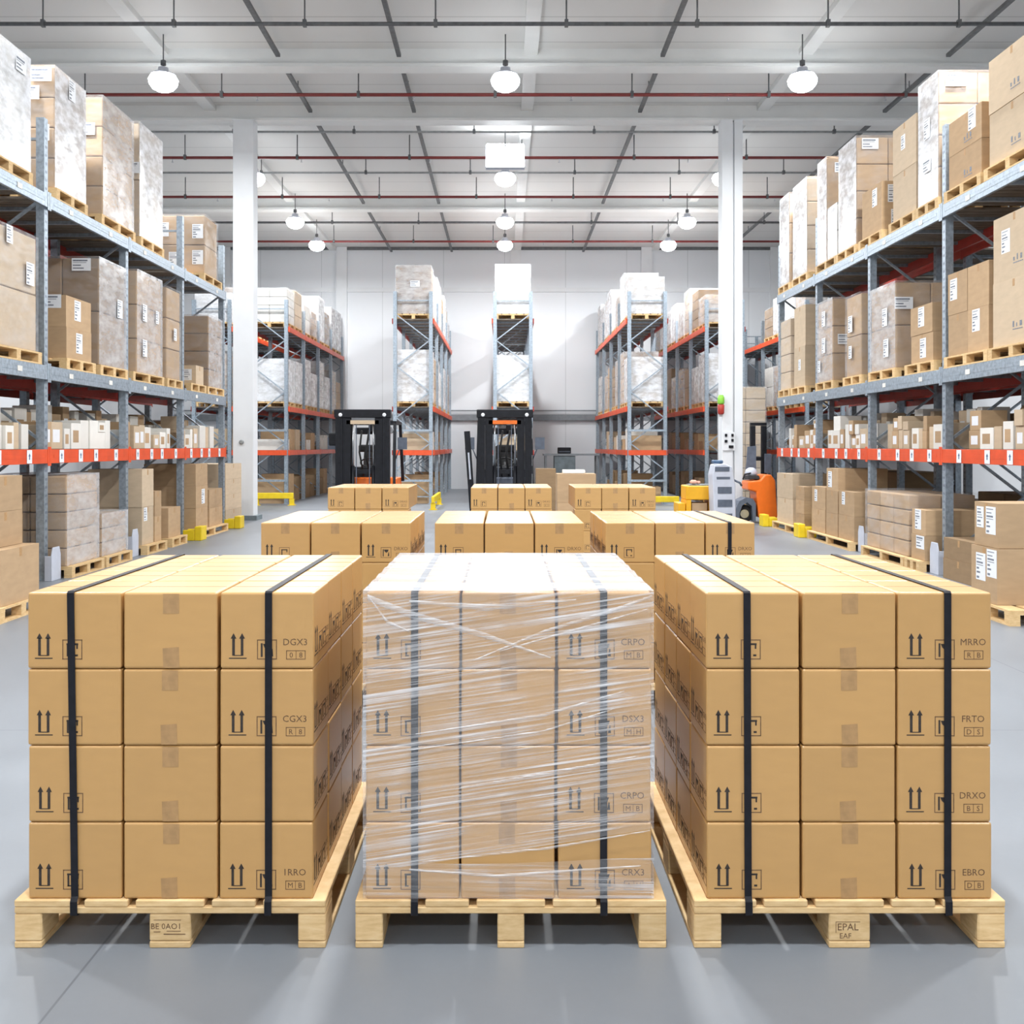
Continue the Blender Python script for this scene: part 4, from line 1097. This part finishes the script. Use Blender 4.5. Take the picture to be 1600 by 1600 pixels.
# yellow cart and grey charging cabinet
t = thing('steel_cart', 'yellow steel cart left of the grey charging cabinet', 'cart', (3.62, 19.5, 0))
MB().box(-.26, .26, 0, .6, .62, .88).build('tray', 'gold', t, .015, 1)
for xx in (-.26, .17): MB().box(xx, xx + .09, 0, .6, .12, .619).build('leg', 'gold', t)
MB().box(-.42, .3, -.02, .62, .08, .119).build('base_plate', 'gold', t)
MB().box(-.40, -.27, .02, .58, .12, .56).build('side_step', 'gold', t, .01, 1)
for xx in (-.33, .2):
    for yy in (.08, .52): MB().lathe([(.04, -.02), (.04, .02)], 14, 0, (xx, yy, .0405), 'x').build('caster', 'rubber', t)
MB().box(-.18, .24, .06, .5, .881, .90).build('tool_mat', 'plinth', t)
boxes(3.47, 1, 19.55, 20.05, .121, .56, 'tan carton standing inside the yellow cart', 'card_tan', 1, 1, depth=.28, group='loose cartons on the floor')
o = MB().lathe([(.03, 0), (.07, .02), (.075, .05), (.04, .08)], 12).lathe([(.02, 0), (.05, .03), (.03, .06)], 10, 0, (.09, .02, 0)).build('cloth_bundle', 'skin_pink')
o.location = (3.53, 19.7, .902); tag(o, 'pink cloth lying on top of the yellow cart', 'cloth')
t = thing('charging_cabinet', 'pale grey charging cabinet with dark louvre slots before the right column', 'cabinet', (3.95, 19.0, 0))
MB().prism([(-.16, 0), (.22, 0), (.21, .9), (.15, 1.24), (.02, 1.30), (-.16, 1.28), (-.20, 1.1)], 0, .45).build('housing', 'cab_grey', t, .015, 1)
MB().box(-.17, .0, .05, .3, 1.30, 1.36).build('top_handle', 'blue', t, .015, 1)
for z0, z1, xa, xb in ((1.16, 1.24, -.16, .10), (1.02, 1.06, -.13, .11), (.76, .88, -.11, .14), (.52, .65, -.11, .15), (.28, .40, -.11, .15)):
    m = MB().box(xa, xb, -.012, -.001, z0, z1)
    m.build('louvre_panel', 'slate', t)
MB().tube([(.2, .1, 1.0), (.3, .05, .95), (.34, .1, .9)], .02, 6).build('cable_hook', 'slate', t)

# fittings on the columns
t = thing('alarm_beacon', 'green and red alarm beacon on the right white column', 'beacon', (4.70, COLY - .12, 2.30))
MB().box(-.03, .05, -.09, -.081, -.05, .42).build('back_plate', 'white_paint', t)
MB().lathe([(.06, .22), (.075, .25), (.075, .36), (.05, .42)], 14, 0, (0, -.17, 0)).build('green_lens', 'green', t)
MB().lathe([(.05, .0), (.07, .03), (.075, .20), (.06, .215)], 14, 0, (0, -.17, 0)).build('red_lens', 'red', t)
t = thing('control_panel', 'small switch panel with black buttons on the right white column', 'panel', (4.90, COLY - .2305, 1.72))
MB().box(-.14, .12, 0, .03, -.20, .20).build('panel_plate', 'white_paint', t)
for xx, zz, ww in ((-.08, .13, .05), (.06, .13, .05), (-.08, .0, .06), (.06, .02, .05), (.03, -.12, .10)):
    MB().box(xx - ww / 2, xx + ww / 2, -.03, -.001, zz - .03, zz + .03).build('button', 'black', t, .006, 1)
o = MB().lathe([(.05, 0), (.05, -.03), (.03, -.04)], 16, 0, (0, 0, 0), 'y').build('round_sensor', 'grey_pipe'); o.location = (-5.72, COLY - .2005, 1.70)
tag(o, 'small round grey sensor on the left white column', 'sensor')

# tall pale wrapped stack behind the right column
shelf_pallet(5.75, 1, 27.5, 28.6, 0, 'wooden pallet under the tall beige stack behind the right column', 1.1, 0)
wrapped(5.78, 1, 27.55, 28.55, .141, 3.15, 'very tall beige wrapped stack on the floor behind the right white column', 'card_pale', 'film_load', 10, 1, depth=1.04, group='wrapped stacks on the floor')

# packing bench with printer
t = thing('packing_bench', 'grey packing bench against the far wall between the racks', 'bench', (2.1, 33.8, 0))
MB().box(-.85, .95, 0, .7, 1.31, 1.37).build('bench_top', 'rail_grey', t)
for xx in (-.80, .84):
    for yy in (.03, .61): MB().box(xx, xx + .06, yy, yy + .06, 0, 1.309).build('leg', 'rail_grey', t)
MB().box(-.50, .18, .05, .6, .75, 1.30).build('drawer_unit', 'plinth', t, .01, 1)
t = thing('label_printer', 'black label printer standing on the packing bench', 'printer', (1.94, 34.05, 1.371))
MB().box(-.21, .21, 0, .35, 0, .20).build('printer_body', 'black', t, .02, 2)
MB().box(-.18, .18, -.01, -.001, .05, .08).build('paper_slot', 'slate', t)
boxes(.75, 1, 15.0, 15.5, .001, 1.22, 'tan carton in the stack between middle and right third-row stacks', 'card_tan', 3, 1, depth=.55, group='loose cartons on the floor')
o = MB().box(-.16, .16, 0, .2, 0, .05).build('white_carton', 'white_card', None, .004, 1); o.location = (1.0, 15.15, 1.2225)
tag(o, 'flat white carton on top of the carton stack before the packing bench', 'carton')
boxes(.72, 1, 24.0, 24.5, .001, 1.10, 'brown carton on the floor just right of the middle forklift', 'card_brown', 2, 1, depth=.45, group='loose cartons on the floor')
